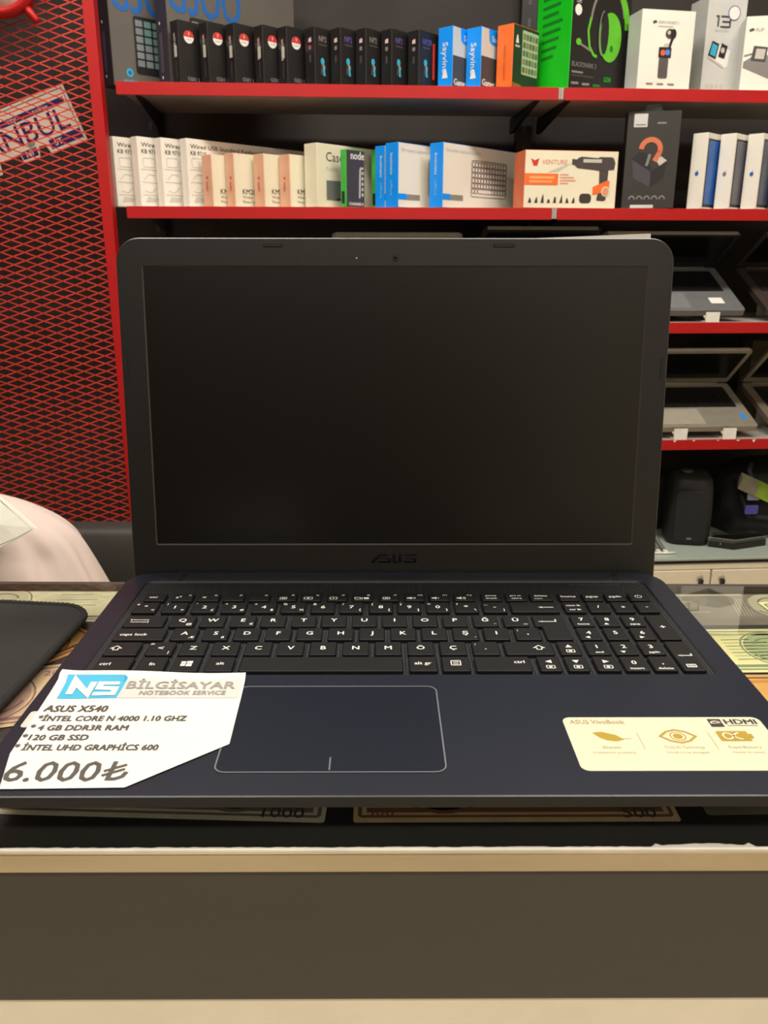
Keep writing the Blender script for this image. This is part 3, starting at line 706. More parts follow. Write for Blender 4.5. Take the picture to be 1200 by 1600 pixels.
c.put('printed_label', lambda mb: (mb.poly([(.0005, c.h*.40), (c.w*.36, c.h*.40), (c.w*.36, c.h*.60), (.0005, c.h*.60)], M_orange, c.F()), mb.line([(.012, c.h*.53), (c.w*.32, c.h*.53)], .006, mat('pale_orange_ink', (246, 160, 100), .5), c.F(1)), mb.line([(.012, c.h*.46), (c.w*.30, c.h*.46)], .005, mat('pale_orange_ink', (246, 160, 100), .5), c.F(1))))
c.put('printed_name', lambda mb: (mb.poly([(c.w*.06, c.h*.86), (c.w*.10, c.h*.82), (c.w*.15, c.h*.86), (c.w*.13, c.h*.73), (c.w*.09, c.h*.73)], M_red_ink, c.F()), mb.text('VENTURE', c.w*.18, c.h*.76, .014, mat('soft_red_ink', (224, 150, 130), .5), c.F(), 'L', .01, width=c.w*.27)))
c.put('printed_lines', lambda mb: [mb.line([(c.w*.38, c.h*(.585-.05*k)), (c.w*(.47, .53, .55, .47)[k], c.h*(.585-.05*k))], .003, mat('soft_red_ink', (224, 150, 130), .5), c.F()) for k in range(4)] and None)
c.put('printed_tools', lambda mb: [mb.poly([(c.w*(.05+.067*k), c.h*.09), (c.w*(.085+.067*k), c.h*.09), (c.w*(.078+.067*k), c.h*(.15+.05*(k % 3))), (c.w*(.062+.067*k), c.h*(.19-.03*(k % 2)))], mat('case_ink', (58, 54, 46), .5), c.F()) for k in range(8)] and None)
# -- tall black carton with an orange strap
c = Carton('watch_carton', 'tall black carton with orange strap picture and hanging tab', 'box', None, 970, 2, 174, .118, .05, -12, .02, mat('charcoal_card', (50, 47, 46), .45), M_black_card, pxtop=982)
def watch(mb):
    f = c.F; cop = mat('copper_ink', (206, 112, 76), .5)
    mb.line(ell(.056, .128, .021, .020, 14, -20, 180), .011, cop, f(2)); mb.line([(.077, .122), (.066, .102)], .011, cop, f(2))
    mb.poly([(.016, .107), (.060, .080), (.060, .046), (.022, .066)], mat('box_blue_grey', (66, 64, 72), .5), f()); mb.poly([(.060, .080), (.094, .102), (.090, .066), (.060, .046)], M_black_ink, f())
    mb.poly([(.016, .107), (.030, .122), (.048, .118), (.060, .09), (.060, .080)], M_black_ink, f(1)); mb.poly([(.078, .092), (.094, .103), (.080, .113), (.070, .104)], M_lgrey_ink, f(1)); mb.poly([(.046, .092), (.052, .092), (.058, .116), (.052, .118)], M_grey_ink, f(3))
c.put('printed_picture', watch)
c.put('square_sticker', lambda mb: (mb.poly(rrect(.014, .044, c.h-.034, c.h-.006, .001), M_silver_card, c.F()), mb.line([(.018, c.h-.029), (.040, c.h-.029)], .0025, M_grey_ink, c.F(1))))
c.put('printed_mark', lambda mb: mb.line([(.066, c.h-.026), (.086, c.h-.026)], .004, M_grey_ink, c.F()))
c.put('printed_features', lambda mb: [mb.line(ell(.022+.017*k, .020, .006, .007, 10, 0, 180), .003, M_grey_ink, c.F()) for k in range(5)] and None)
c.put('bottom_sticker', lambda mb: mb.poly([(.020, .001), (.072, .001), (.072, .008), (.020, .008)], M_silver_card, c.F()))
c.put('hang_tab', lambda mb: mb.prism([(.035, c.h), (.075, c.h), (.068, c.h+.014), (.042, c.h+.014)], .001, .003, M_black_card, frame=lambda x, y, z: (x, z, y)))
# -- four white tablet cartons
M_shot = [mat('screen_blue_ink', (40, 96, 176), .3, var=.35, scale=14), mat('screen_grey_ink', (92, 92, 104), .3, var=.3, scale=14), mat('screen_slate_ink', (70, 78, 100), .3, var=.3, scale=14)]
tb = [(1094, 207, 1111), (1137, 208, 1152), (1179, 208, 1193), (1223, 208, 1236)]
for i, (px, top, pxt) in enumerate(tb):
    c = Carton('tablet_carton', ORD[i]+' from left of four white tablet cartons standing on edge', 'box', 'white tablet cartons', px, 2, top, .115, .036, 40, .002, M_white_card, M_white_card, pxtop=px+14)
    c.put('printed_picture', lambda mb: (mb.poly([(.006, .004), (.110, .004), (.110, c.h-.012), (.006, c.h-.012)], M_black_ink, c.F()), mb.poly([(.009, .010), (.106, .010), (.106, c.h-.016), (.009, c.h-.016)], M_shot[min(i, 2)], c.F(1))))
    def fruit(mb):
        col = (M_blue_ink, M_grey_ink, M_blue_ink, M_grey_ink)[i]; z = c.h*.47
        mb.poly([(.018+.0045*math.cos(a)*(1-.18*(abs(math.cos(a-math.pi/2)) > .96)), z+.005*math.sin(a)) for a in [2*math.pi*k/18 for k in range(18)]], col, c.L()); mb.poly([(.018, z+.0055), (.0205, z+.0085), (.021, z+.0065)], col, c.L())
    c.put('printed_mark', fruit)

# ------------------------------------------------------------------ counter
CT = 1.0                      # counter top height
CY0, CY1 = -0.0106, 0.2865    # front and far edge
def counter():
    t = thing('shop_counter', 'shop counter with glass top over banknotes and metal front edge', 'counter', (0, 0, 0))
    x0, x1 = -1.3, 1.3
    M_under = mat('black_underlay', (44, 43, 40), .55, var=.1, scale=8)
    M_fascia = mat('dark_brown_laminate', (70, 64, 56), .42, var=.05, scale=2, stretch=(1, 1, 12))
    M_white = mat('cream_panel', (240, 230, 206), .5, var=.03)
    M_alu = mat('worn_aluminium', (206, 190, 160), .28, metal=.85, var=.12, scale=14, stretch=(.4, 1, 3), bump=.05)
    M_chip = mat('chipped_white', (236, 232, 222), .7, var=.08)
    M_body = mat('dark_counter_body', (46, 42, 38), .6)
    SK = .0118; fy = lambda x: CY1-SK*x
    quad = lambda a, b=0.0: [(x0, a), (x1, a), (x1, fy(x1)+b), (x0, fy(x0)+b)]
    mb = MB(); mb.prism(quad(CY0+.006), CT-.026, CT-.0062, M_under); mb.build('underlay', t)
    gl = thin_glass('counter_glass', (250, 251, 250), .015, 1.5, .02)
    mb = MB(); mb.prism(quad(CY0+.0026), CT-.0050, CT, gl); mb.build('glass_top', t)
    mb = MB(); mb.prism(rrect(CT-.0100, CT-.0005, -.003, 0, .0006, 2), x0, x1, M_alu, frame=lambda x, y, z: (z, CY0-y-.001, x)); mb.build('metal_edge', t)
    mb = MB(); mb.prism([(x0, fy(x0)+.0002), (x1, fy(x1)+.0002), (x1, fy(x1)+.005), (x0, fy(x0)+.005)], CT-.02, CT-.0002, mat('dark_edge_trim', (66, 60, 54), .4)); mb.build('rear_trim', t)
    # ragged white line where the glass edge is chipped
    r = random.Random(3); pts = []; n = 520
    for i in range(n+1):
        x = -.65+1.3*i/n; b = .0011+.0006*r.random()
        if 0.105 < x < 0.150: b += .0018*math.sin((x-.105)/.045*math.pi)
        if r.random() < .03: b += .0018
        pts.append((x, b))
    vs_ = []; 
    for x, b in pts: vs_ += [(x, CY0+.0004, CT-.0006), (x, CY0+.0004, CT+.0004), (x, CY0+b+.0006, CT+.0004), (x, CY0+b+.0012, CT+.00005)]
    fs = []
    for i in range(n):
        for k in range(3): fs.append((i*4+k, i*4+k+1, (i+1)*4+k+1, (i+1)*4+k)[::-1])
    mb = MB(); mb.add(vs_, fs, M_chip); mb.build('chipped_edge', t)
    mb = MB(); mb.box(x0, x1, CY0+.0015, CY0+.018, CT-.0815, CT-.0101, M_fascia); mb.build('front_panel', t)
    mb = MB(); mb.box(x0, x1, CY0+.0035, CY0+.020, .02, CT-.082, M_white); mb.build('lower_panel', t)
    mb = MB(); mb.box(x0, x1, CY0+.0205, CY1-.02, 0, CT-.0265, M_body); mb.build('body', t)
counter()

# ------------------------------------------------------------------ banknotes under the glass
NZ = CT-.0061
def note(name, label, cx, cy, w, h, rz, base, ink, ink2, val, style=0, z=0.0):
    t = thing(name, label, 'banknote', (cx, cy, NZ+z), rz, 'banknotes under the glass')
    mb = MB(); mb.prism(rrect(-w/2, w/2, -h/2, h/2, .001, 1), 0, .00012, base); mb.build('paper', t)
    f = XY(.0002); g = XY(.00026)
    mb = MB(); mb.line(rrect(-w/2+.003, w/2-.003, -h/2+.004, h/2-.004, .001, 1), .0018, ink, f, closed=True)
    mb.line([(-w/2+.006, -h/2+.0085), (w/2-.006, -h/2+.0085)], .0035, ink, f); mb.line([(-w/2+.006, h/2-.0085), (w*.1, h/2-.0085)], .003, ink2, f); mb.build('printed_border', t)
    mb = MB(); cx2 = w*.22*(1, -1, .12)[style]
    mb.poly(ell(cx2, 0, h*.33, h*.38, 26), ink2, f); mb.line(ell(cx2, 0, h*.36, h*.41, 26), .0012, ink, g, closed=True); mb.line(ell(cx2, 0, h*.30, h*.30, 22, 200, 340), .0016, ink, XY(.00030)); mb.line(ell(cx2, h*.06, h*.20, h*.2, 22, 20, 160), .0016, ink, XY(.00034))
    for k in range(5): mb.line([(cx2-h*.22, -h*.2+k*h*.07), (cx2+h*.18, -h*.16+k*h*.06)], .0008, ink, XY(.00038))
    mb.build('printed_vignette', t)
    mb = MB()
    for k in range(7):
        y = -h*.22+k*h*.075; l = R.uniform(.4, .9)
        mb.line([(-cx2-w*.16, y), (-cx2-w*.16+w*.3*l, y+.0006)], .0011, ink2 if k % 2 else ink, f)
    for k in range(10): mb.line([(-w*.02+k*.0022, -h*.25), (-w*.02+k*.0022+.006, h*.25)], .0005, ink2, XY(.00023))
    mb.build('printed_lines', t)
    mb = MB(); mb.text(val, w/2-.006, h/2-.014, .009, ink, g, 'R', .01); mb.text(val, -w/2+.006, -h/2+.004, .009, ink, g, 'L', .004); mb.text(val, w/2-.010, -h/2+.0025, .011, M_dgrey_ink, g, 'R', .006); mb.build('printed_numeral', t)
    return t
N_yg = mat('note_yellow_green', (238, 230, 168), .7, var=.08, scale=60); N_gr = mat('note_grey_green', (196, 192, 158), .7, var=.12, scale=50); N_or = mat('note_orange', (222, 168, 92), .7, var=.14, scale=60)
N_pk = mat('note_buff', (214, 186, 148), .7, var=.12, scale=60); N_wh = mat('note_pale', (216, 208, 186), .7, var=.08, scale=60); N_br = mat('note_brown', (120, 100, 92), .7, var=.12, scale=60); N_dg = mat('note_dim_grey', (124, 118, 104), .7, var=.14, scale=40)
I_g = mat('note_green_ink', (132, 150, 116), .7); I_g2 = mat('note_soft_green_ink', (176, 186, 134), .7); I_b = mat('note_brown_ink', (128, 88, 58), .7); I_o = mat('note_soft_orange_ink', (206, 142, 72), .7)
I_k = mat('note_grey_ink', (120, 112, 96), .7); I_k2 = mat('note_soft_grey_ink', (176, 170, 142), .7); I_m = mat('note_mauve_ink', (150, 110, 110), .7); I_m2 = mat('note_soft_mauve_ink', (196, 160, 142), .7)
note('banknote', 'yellow green banknote under the glass right of the big laptop', .246, .1885, .150, .062, .015, N_yg, I_g, I_g2, '10', 2, .0004)
note('banknote', 'orange brown banknote under the glass below the yellow green one', .250, .122, .150, .066, .01, N_or, I_b, I_o, '50', 2, .0001)
note('banknote', 'dull grey banknote at the far right edge of the glass', .250, .258, .150, .062, .02, N_dg, I_k, I_k2, '5', 0, .0)
note('banknote', 'pale yellow banknote corner near the far right edge of the counter', .333, .2445, .120, .056, .12, N_yg, I_g, I_g2, '20', 1, .0007)
note('banknote', 'grey green banknote behind the mousepad at the rear left edge', -.262, .2665, .150, .066, .0, N_gr, I_k, I_k2, '100', 1, .0002)
note('banknote', 'amber banknote between the mousepad and the big laptop', -.262, .175, .130, .070, .9, N_or, I_b, I_o, '50', 0, .0003)
note('banknote', 'buff and mauve banknote at left beside the front half of the laptop', -.2700, .118, .150, .070, .25, N_pk, I_m, I_m2, '20', 0, .0006)
note('banknote', 'pale banknote marked 1000 peeking out under the laptop front, left', -.112, .052, .155, .066, -.045, N_wh, I_k, I_k2, '1000', 0, .0002)
note('banknote', 'worn tan banknote peeking out under the laptop front, right of centre', .052, .0495, .150, .068, .002, N_pk, I_b, I_k2, '500', 1, .0005)
note('banknote', 'dull banknote under the laptop front at right', .215, .055, .150, .066, .02, N_dg, I_k, I_k2, '5', 1, .0001)

# ------------------------------------------------------------------ mousepad
def mousepad():
    c = hit_z(141, 946, CT+.004); 
    A = Vector((-.2130, .2385, 0))          # rear right corner
    t = thing('mousepad', 'black cloth mousepad with a stitched edge on the glass at left', 'mousepad', (A.x, A.y, CT+.0002), 0)
    d1 = Vector((-1, .115, 0)).normalized(); d2 = Vector((-.065, -1, 0)).normalized()
    w, l, r = .30, .24, .022
    M_cl = mat('black_cloth', (32, 31, 30), .9, var=.1, scale=80, bump=.25, bscale=1400); M_st = mat('black_stitching', (28, 27, 26), .95, var=.25, scale=300); M_rb = mat('black_rubber', (22, 22, 22), .8)
    fr = lambda x, y, z: tuple(d1*x+d2*y+Vector((0, 0, z)))
    out = rrect(0, w, 0, l, r, 8); 
    # d1 x d2 turns the order, so reverse for outward faces
    fr2 = lambda x, y, z: fr(x, y, z)
    mb = MB(); mb.prism(out, .0, .0034, M_cl, inset=.0006, frame=fr2); mb.build('pad', t)
    mb = MB(); loop = offset_poly(out, .0002); pts = []
    for i in range(len(loop)):
        a, b = loop[i], loop[(i+1) % len(loop)]; L = math.hypot(b[0]-a[0], b[1]-a[1]); n = max(1, int(L/.0016))
        for k in range(n): pts.append((a[0]+(b[0]-a[0])*k/n, a[1]+(b[1]-a[1])*k/n))
    mb.tube([fr(x, y, .0024) for x, y in pts], [.0023+(.0005 if k % 2 else 0) for k in range(len(pts))], M_st, 6, closed=True); o = mb.build('stitched_edge', t)
    mb = MB(); mb.prism(offset_poly(out, -.001), -.0001, .0002, M_rb, frame=fr2); mb.build('rubber_base', t)
mousepad()

# ------------------------------------------------------------------ the big laptop
def key_top(w, d): return rrect(0, w, 0, d, .0012, 3)
HW = .1907; DECK = .0200
def main_laptop():
    t = thing('laptop', 'big open black laptop in the middle of the glass counter', 'laptop', (0, 0, CT))
    M_deck = mat('dark_blue_black_plastic', (18, 24, 38), .34, var=.05, scale=30, bump=.02, bscale=900)
    M_rim = mat('black_plastic', (20, 20, 21), .38, var=.06, scale=30)
    M_bez = mat('bezel_plastic', (20, 19, 18), .42, var=.05, scale=40, bump=.03, bscale=1200)
    M_key = mat('key_plastic', (12, 12, 13), .45, spec=.35, var=.05, scale=60)
    M_leg = mat('key_legend_white', (224, 222, 216), .6, var=.02)
    M_well = mat('keyboard_well_plastic', (26, 27, 31), .5, var=.1, scale=200)
    D = .2618
    outer = rrect(-HW, HW, 0, D, (.010, .010, .020, .020), 6)
    well = rrect(-.1765, .1765, .1070, .2455, (.004, .004, .006, .006), 4)
    # base shell: deck with a hole for the keyboard, lip, undercut front
    mb = MB(); n = len(outer); k = len(well)
    v, f = ring_faces(outer, well); 
    mb.add([(x, y, DECK) for x, y in v], f, M_deck)
    lip = offset_poly(outer, .0005)
    def low(p, a, b):
        x, y = p; return (x*(1-a), (y+b*(1-y/D)**3), )
    r0 = [(x, y, DECK) for x, y in outer]; r1 = [(x, y, DECK-.0005) for x, y in lip]; r2 = [(x, y, DECK-.0056) for x, y in lip]
    r3 = [low(p, .016, .012)+(DECK-.0105,) for p in outer]; r4 = [low(p, .04, .030)+(.0034,) for p in outer]
    rr = [r0, r1, r2, r3, r4]
    vs_ = [p for r in rr for p in r]; fs = []
    for i in range(4):
        for j in range(n): fs.append((i*n+j, (i+1)*n+j, (i+1)*n+(j+1) % n, i*n+(j+1) % n))
    fs.append(tuple(4*n+j for j in range(n))[::-1])
    mb.add(vs_, fs[:n], mat('glossy_edge_highlight', (56, 58, 66), .30)); mb.add(vs_, fs[n:], M_rim)  # bevel coloured lighter to paint in the edge highlight
    # well walls and floor
    wi = offset_poly(well, -.0012)
    vs_ = [(x, y, DECK) for x, y in well]+[(x, y, DECK-.0012) for x, y in wi]
    mb.add(vs_, [(j, (j+1) % k, k+(j+1) % k, k+j) for j in range(k)]+[tuple(range(k, 2*k))], M_well)
    base = mb.build('base', t)
    # fine ribs of the well
    mb = MB()
    for i in range(176):
        x = -.1745+i*.002
        mb.add([(x, .1085, DECK-.00115), (x+.0009, .1085, DECK-.00115), (x+.0009, .244, DECK-.00115), (x, .244, DECK-.00115), (x+.00045, .1085, DECK-.0007), (x+.00045, .244, DECK-.0007)], [(0, 1, 4), (1, 2, 5, 4), (2, 3, 5), (3, 0, 4, 5)], mat('well_rib_plastic', (38, 39, 44), .5))
    o = mb.build('well_ribs', base); o['kind'] = 'stuff'
    # rubber feet
    for sx in (-1, 1):
        for y in (.045, .235):
            mb = MB(); mb.prism(rrect(sx*.14-.02, sx*.14+.02, y-.005, y+.005, .004), 0, .0036, mat('rubber_foot', (20, 20, 20), .9)); mb.build('foot', t)
    # front opening notch and hinge slots
    for x in (-.153, .158):
        mb = MB(); mb.prism([(x-.0018, .2465), (x+.0018, .2465), (x+.0030, .2600), (x-.0006, .2600)], DECK, DECK+.0003, mat('slot_black', (6, 6, 6), .7)); mb.build('hinge_slot', base)
    mb = MB(); mb.line([(-.168, .2470), (.168, .2470)], .0005, mat('deck_edge_highlight', (86, 86, 90), .4), XY(DECK+.0002)); mb.build('seam', base)  # seam drawn as a painted highlight along the rear deck edge
    mb = MB(); mb.text('SonicMaster Technology', .122, .2375, .0045, mat('embossed_plastic', (70, 71, 76), .4), XY(DECK-.0006), 'L', .0, width=.036); mb.build('embossed_name', base)
    # ---- keys
    rows = {'f': (.2076, .2198), 'n': (.1889, .2044), 'q': (.1677, .1835), 'a': (.1488, .1649), 'z': (.1292, .1455), 's': (.1096, .1264)}
    K = []
    def key(row, x0, x1, *leg, y0=None, y1=None): K.append((x0/1000, x1/1000, rows[row][0] if y0 is None else y0, rows[row][1] if y1 is None else y1, leg))
    T = lambda s, fx=.5, fy=.42, size=.0062, al='C': ('t', s, fx, fy, size, al)
    sm = .0034
    fx = [(-168.5, -154.4), (-150, -136), (-132.8, -118.4), (-115.8, -101.6), (-98.8, -84.7), (-80, -66.6), (-63.4, -50), (-46.1, -32.7), (-28.9, -15.8), (-11, 2.2), (5.7, 19.1), (22.3, 35.8), (39, 52.4), (57.5, 71), (73.8, 87.9), (90.4, 105.2), (109.6, 122.7), (125.7, 138.7), (141, 154.5), (157.1, 170)]
    icons = {1: [T('zᶻ', .3, .3, .005)], 2: [T('×', .3, .25, .006)], 5: ['scr'], 6: ['scr2'], 7: ['scr3'], 8: ['two'], 9: ['scr'], 10: ['spk0'], 11: ['spk1'], 12: ['spk2']}
    for i, (a, b) in enumerate(fx):
        if i == 0: L = [T('esc', .42, .35, .0046)]
        elif i <= 12: L = [T('f%d' % i, .80, .62, .0028)]+icons.get(i, [])
        elif i == 13: L = [T('pause', .5, .55, sm), T('break', .5, .18, sm)]
        elif i == 14: L = [T('prt sc', .5, .55, sm), T('sysrq', .5, .18, sm)]
        elif i == 15: L = [T('delete', .5, .50, .0038), T('insert', .35, .16, .0024)]
        elif i == 16: L = [T('home', .5, .38, .0046)]
        elif i == 17: L = [T('pgup', .5, .38, .0046)]
        elif i == 18: L = [T('pgdn', .5, .38, .0046)]
        else: L = ['power']
        key('f', a, b, *L)
    num = [('"', 'é', '<'), ('1', '!', '>'), ('2', "'", '£'), ('3', '^', '#'), ('4', '+', '$'), ('5', '%', '½'), ('6', '&', ''), ('7', '/', '{'), ('8', '(', '['), ('9', ')', ']'), ('0', '=', '}'), ('*', '?', '\\'), ('-', '_', '|')]
    nx = [(-171.4, -155.8), (-152.3, -136.6), (-133.1, -117.2), (-113.8, -97.9), (-94.3, -78.6), (-75, -59.3), (-55.5, -40.1), (-37, -21.5), (-17.8, -2.4), (.8, 16.2), (19.4, 34.8), (38, 53.4), (56.6, 72.1)]
    for (a, b), (m_, u_, l_) in zip(nx, num):
        L = [T(m_, .5, .36, .0066), T(u_, .14, .70, .0042)]+([T(l_, .86, .12, .0042)] if l_ else [])
        key('n', a, b, *L)
    key('n', 74.8, 105.8, 'back')
    key('n', 109.5, 123.1, T('num lk', .5, .56, .0036), T('scr lk', .5, .14, .0036)); key('n', 125.6, 138.9, T('/', .5, .38)); key('n', 142, 154.9, T('*', .5, .28)); key('n', 157.2, 170.9, T('-', .5, .38))
    key('q', -171.1, -145.6, 'tab')
    for i, ch in enumerate('QWERTYUIOPĞÜ'):
        a = -142.5+i*19.03; L = [T(ch, .5, .40, .0066)]
        if ch == 'Q': L.append(T('@', .82, .10, .004))
        if ch == 'E': L.append(T('€', .86, .10, .004))
        if ch == 'Ğ': L.append(T('¨', .86, .0, .005))
        if ch == 'Ü': L.append(T('~', .86, .06, .005))
        key('q', a, a+15.6, *L)
    for i, (ch, s2) in enumerate((('7', 'home'), ('8', '▲'), ('9', 'pgup'))):
        a = 109.9+i*16.1; key('q', a, a+13.2, T(ch, .5, .46, .0062), 'up' if i == 1 else T(s2, .5, .08, .0034))
    key('q', 158, 171, T('+', .5, .42, .0072), y0=.1488)
    key('a', -171.5, -141, T('caps lock', .38, .34, .0046))
    for i, ch in enumerate('ASDFGHJKLŞİ,'):
        a = -137+i*18.95; L = [T('I' if ch == 'İ' else ch, .5, .40, .0066)]
        if ch == 'A': L.append(T('Æ', .82, .10, .004))
        if ch == 'S': L.append(T('ß', .82, .10, .004))
        if ch == 'Ş': L.append(T("´", .86, .0, .005))
        if ch == ',': L.append(T(';', .14, .70, .0042))
        key('a', a, a+15.5, *L)
    for i, (ch, s2) in enumerate((('4', 'lf'), ('5', ''), ('6', 'rt'))):
        a = 109.9+i*16.4; key('a', a, a+13.2, T(ch, .5, .42, .0062), *([s2] if s2 else []))
    key('z', -171, -151.2, 'shift')
    for i, ch in enumerate('<ZXCVBNMÖÇ.'):
        a = -146.6+i*19.0; L = [T(ch, .5, .38, .0066)]
        if ch == '<': L += [T('>', .12, .72, .0048), T('|', .86, .10, .004)]
        if ch == '.': L.append(T(':', .14, .70, .0042))
        key('z', a, a+15.5, *L)
    key('z', 62.3, 90.6, 'shiftr'); key('z', 93.9, 106.4, 'arr_u')
    for i, (ch, s2) in enumerate((('1', 'end'), ('2', ''), ('3', 'pgdn'))):
        a = 110+i*15.9; key('z', a, a+13.4, T(ch, .5, .46, .0062), T(s2, .5, .08, .0034) if s2 else 'dn')
    key('z', 158.2, 171.2, 'nenter', y0=.1096)
    key('s', -171.1, -150.5, T('ctrl', .28, .40, .0048)); key('s', -146.7, -131, T('fn', .5, .38, .0048)); key('s', -127.5, -112, 'win'); key('s', -108.4, -92.9, T('alt', .5, .42, .0048))
    key('s', -89.3, 2.4); key('s', 5.6, 21.5, T('alt gr', .5, .42, .0048)); key('s', 24.2, 40.1, 'menu'); key('s', 42.8, 74.4, T('ctrl', .80, .50, .0048))
    key('s', 78.6, 91, 'arr_l'); key('s', 94.1, 106.4, 'arr_d'); key('s', 110.4, 123.8, 'arr_r'); key('s', 126, 139.7, T('0', .5, .42, .0062), T('insert', .5, .06, .0036)); key('s', 142.3, 155.3, T(',', .5, .42, .0062), T('delete', .5, .06, .0036))
    cache = {}
    def legend(mb, spec, w, d, fr):
        if isinstance(spec, tuple):
            _, s_, fx_, fy_, size, al = spec; mb.text(s_, fx_*w, fy_*d, size*.96, M_leg, fr, al, .016); return
        cx, cy = w/2, d/2; Ln = lambda pts, wd=.0006, cl=False: mb.line(pts, wd, M_leg, fr, cl); Po = lambda pts: mb.poly(pts, M_leg, fr)
        if spec == 'scr': Ln(rrect(.0025, .0068, .002, .0052, .0003, 1), .0005, True); Po([(.0036, .003), (.0058, .003), (.0058, .0043), (.0036, .0043)])
        elif spec == 'scr2': Ln(rrect(.0020, .0074, .002, .0054, .0003, 1), .0005, True); Po(ell(.0047, .0037, .001, .001, 8))
        elif spec == 'scr3': Ln(rrect(.0020, .0066, .002, .0054, .0003, 1), .0005, True); Ln([(.0043, .002), (.0043, .0054)], .0004)
        elif spec == 'two': Ln(rrect(.0015, .0052, .002, .005, .0003, 1), .0005, True); Ln([(.006, .0015), (.0067, .0052)], .0005); Po(rrect(.0075, .0108, .002, .005, .0003, 1))
        elif spec.startswith('spk'):
            Po([(.0018, .0028), (.0034, .0028), (.005, .0016), (.005, .0058), (.0034, .0046), (.0018, .0046)][::1])
            if spec == 'spk0': Ln([(.0056, .0024), (.0076, .005)], .0005); Ln([(.0056, .005), (.0076, .0024)], .0005)
            if spec in ('spk1', 'spk2'): Ln(ell(.005, .0037, .0014, .0014, 6, -50, 50), .0005)
            if spec == 'spk2': Ln(ell(.005, .0037, .0026, .0026, 6, -50, 50), .0005)
        elif spec == 'power': Ln(ell(cx, cy, .0022, .0022, 14, 115, 425), .0005); Ln([(cx, cy), (cx, cy+.0028)], .0005)
        elif spec == 'back': Ln([(w*.62, d*.45), (w*.90, d*.45)], .0007); Po([(w*.58, d*.45), (w*.66, d*.36), (w*.66, d*.54)])
        elif spec == 'tab':
            Ln([(.004, d*.58), (.015, d*.58)], .0006); Ln([(.004, d*.50), (.004, d*.66)], .0006); Po([(.0042, d*.58), (.0062, d*.52), (.0062, d*.64)])
            Ln([(.004, d*.38), (.015, d*.38)], .0006); Ln([(.015, d*.30), (.015, d*.46)], .0006); Po([(.0148, d*.38), (.0128, d*.44), (.0128, d*.32)])
        elif spec in ('shift', 'shiftr'):
            x = .006 if spec == 'shift' else w-.008; y = d*.5
            Ln([(x, y+.003), (x-.003, y), (x-.0014, y), (x-.0014, y-.0022), (x+.0014, y-.0022), (x+.0014, y), (x+.003, y)], .0006, True)
        elif spec == 'enter': Ln([(.014, d*.82), (.014, d*.72), (.004, d*.72)], .0007); Po([(.0028, d*.72), (.0056, d*.69), (.0056, d*.75)])
        elif spec == 'nenter':
            Ln([(.0105, d*.56), (.0105, d*.49), (.0035, d*.49)], .0007); Po([(.0022, d*.49), (.005, d*.46), (.005, d*.52)])
            Ln(rrect(.0035, .0085, d*.10, d*.19, .0002, 1), .0006, True); [Ln([(.0042, d*(.12+.025*q)), (.0078, d*(.12+.025*q))], .0004) for q in range(3)]
        elif spec == 'win':
            for (a, b, p, q) in ((-.003, -.0003, .0002, .0027), (.0002, .0034, .0002, .0031), (-.003, -.0003, -.0027, -.0003), (.0002, .0034, -.0031, -.0003)): Po([(cx+a, cy+p), (cx+b, cy+p), (cx+b, cy+q), (cx+a, cy+q)])
        elif spec == 'menu': Ln(rrect(cx-.0026, cx+.0026, cy-.0022, cy+.0032, .0003, 1), .0006, True); [Ln([(cx-.0016, cy-.001+q*.0015), (cx+.0016, cy-.001+q*.0015)], .0005) for q in range(3)]
        elif spec.startswith('arr'):
            y = d*.62; s_ = .0020; x = cx
            Po({'arr_u': [(x-s_, y-s_*.8), (x+s_, y-s_*.8), (x, y+s_)], 'arr_d': [(x-s_, y+s_*.8), (x, y-s_), (x+s_, y+s_*.8)], 'arr_l': [(x-s_, y), (x+s_*.8, y-s_), (x+s_*.8, y+s_)], 'arr_r': [(x+s_, y), (x-s_*.8, y+s_), (x-s_*.8, y-s_)]}[spec])
            Ln(rrect(cx-.0022, cx+.0024, d*.14, d*.34, .0004, 1), .0005, True); Po(rrect(cx-.001, cx+.001, d*.19, d*.29, .0002, 1))
        elif spec in ('up', 'dn', 'lf', 'rt'):
            x = w*.36; y = d*.16; s_ = .0016
            Po({'up': [(x-s_, y-s_*.6), (x+s_, y-s_*.6), (x, y+s_)], 'dn': [(x-s_, y+s_*.8), (x, y-s_*.8), (x+s_, y+s_*.8)], 'lf': [(x-s_, y), (x+s_*.8, y-s_), (x+s_*.8, y+s_)], 'rt': [(x+s_, y), (x-s_*.8, y+s_), (x-s_*.8, y-s_)]}[spec])
    zb, zt = DECK-.0013, DECK+.0013
    def one(poly, cachekey, x, y, w, d, leg):
        if cachekey not in cache:
            mb = MB(); mb.prism(poly, zb-DECK, zt-DECK, M_key, inset=.0005)
            # shallow taper of the key sides
            o = mb.build('key', t); cache[cachekey] = o.data
        else: o = link('key', cache[cachekey], t)
        o.location = (x, y, DECK)
        if leg:
            mb = MB()
            for sp in leg: legend(mb, sp, w, d, XY(0))
            l = mb.build('legend', o); l.location = (0, 0, zt-DECK+.00006)
    for (x0, x1, y0, y1, leg) in K:
        w, d = x1-x0, y1-y0; one(key_top(w, d), (round(w, 4), round(d, 4)), x0, y0, w, d, leg)
    # return key, L shaped
    y0, y1, ym = rows['a'][0], rows['q'][1], rows['q'][0]
    one([(.0050, 0), (.0190, 0), (.0200, .001), (.0200, y1-y0-.001), (.0190, y1-y0), (.001, y1-y0), (0, y1-y0-.001), (0, ym-y0+.001), (.001, ym-y0), (.0030, ym-y0), (.0040, ym-y0-.001), (.0040, .001)], 'enter', .0858, y0, .02, y1-y0, ['enter'])
    # ---- touchpad
    M_pad = mat('touchpad_plastic', (16, 22, 36), .30, var=.05, scale=40)
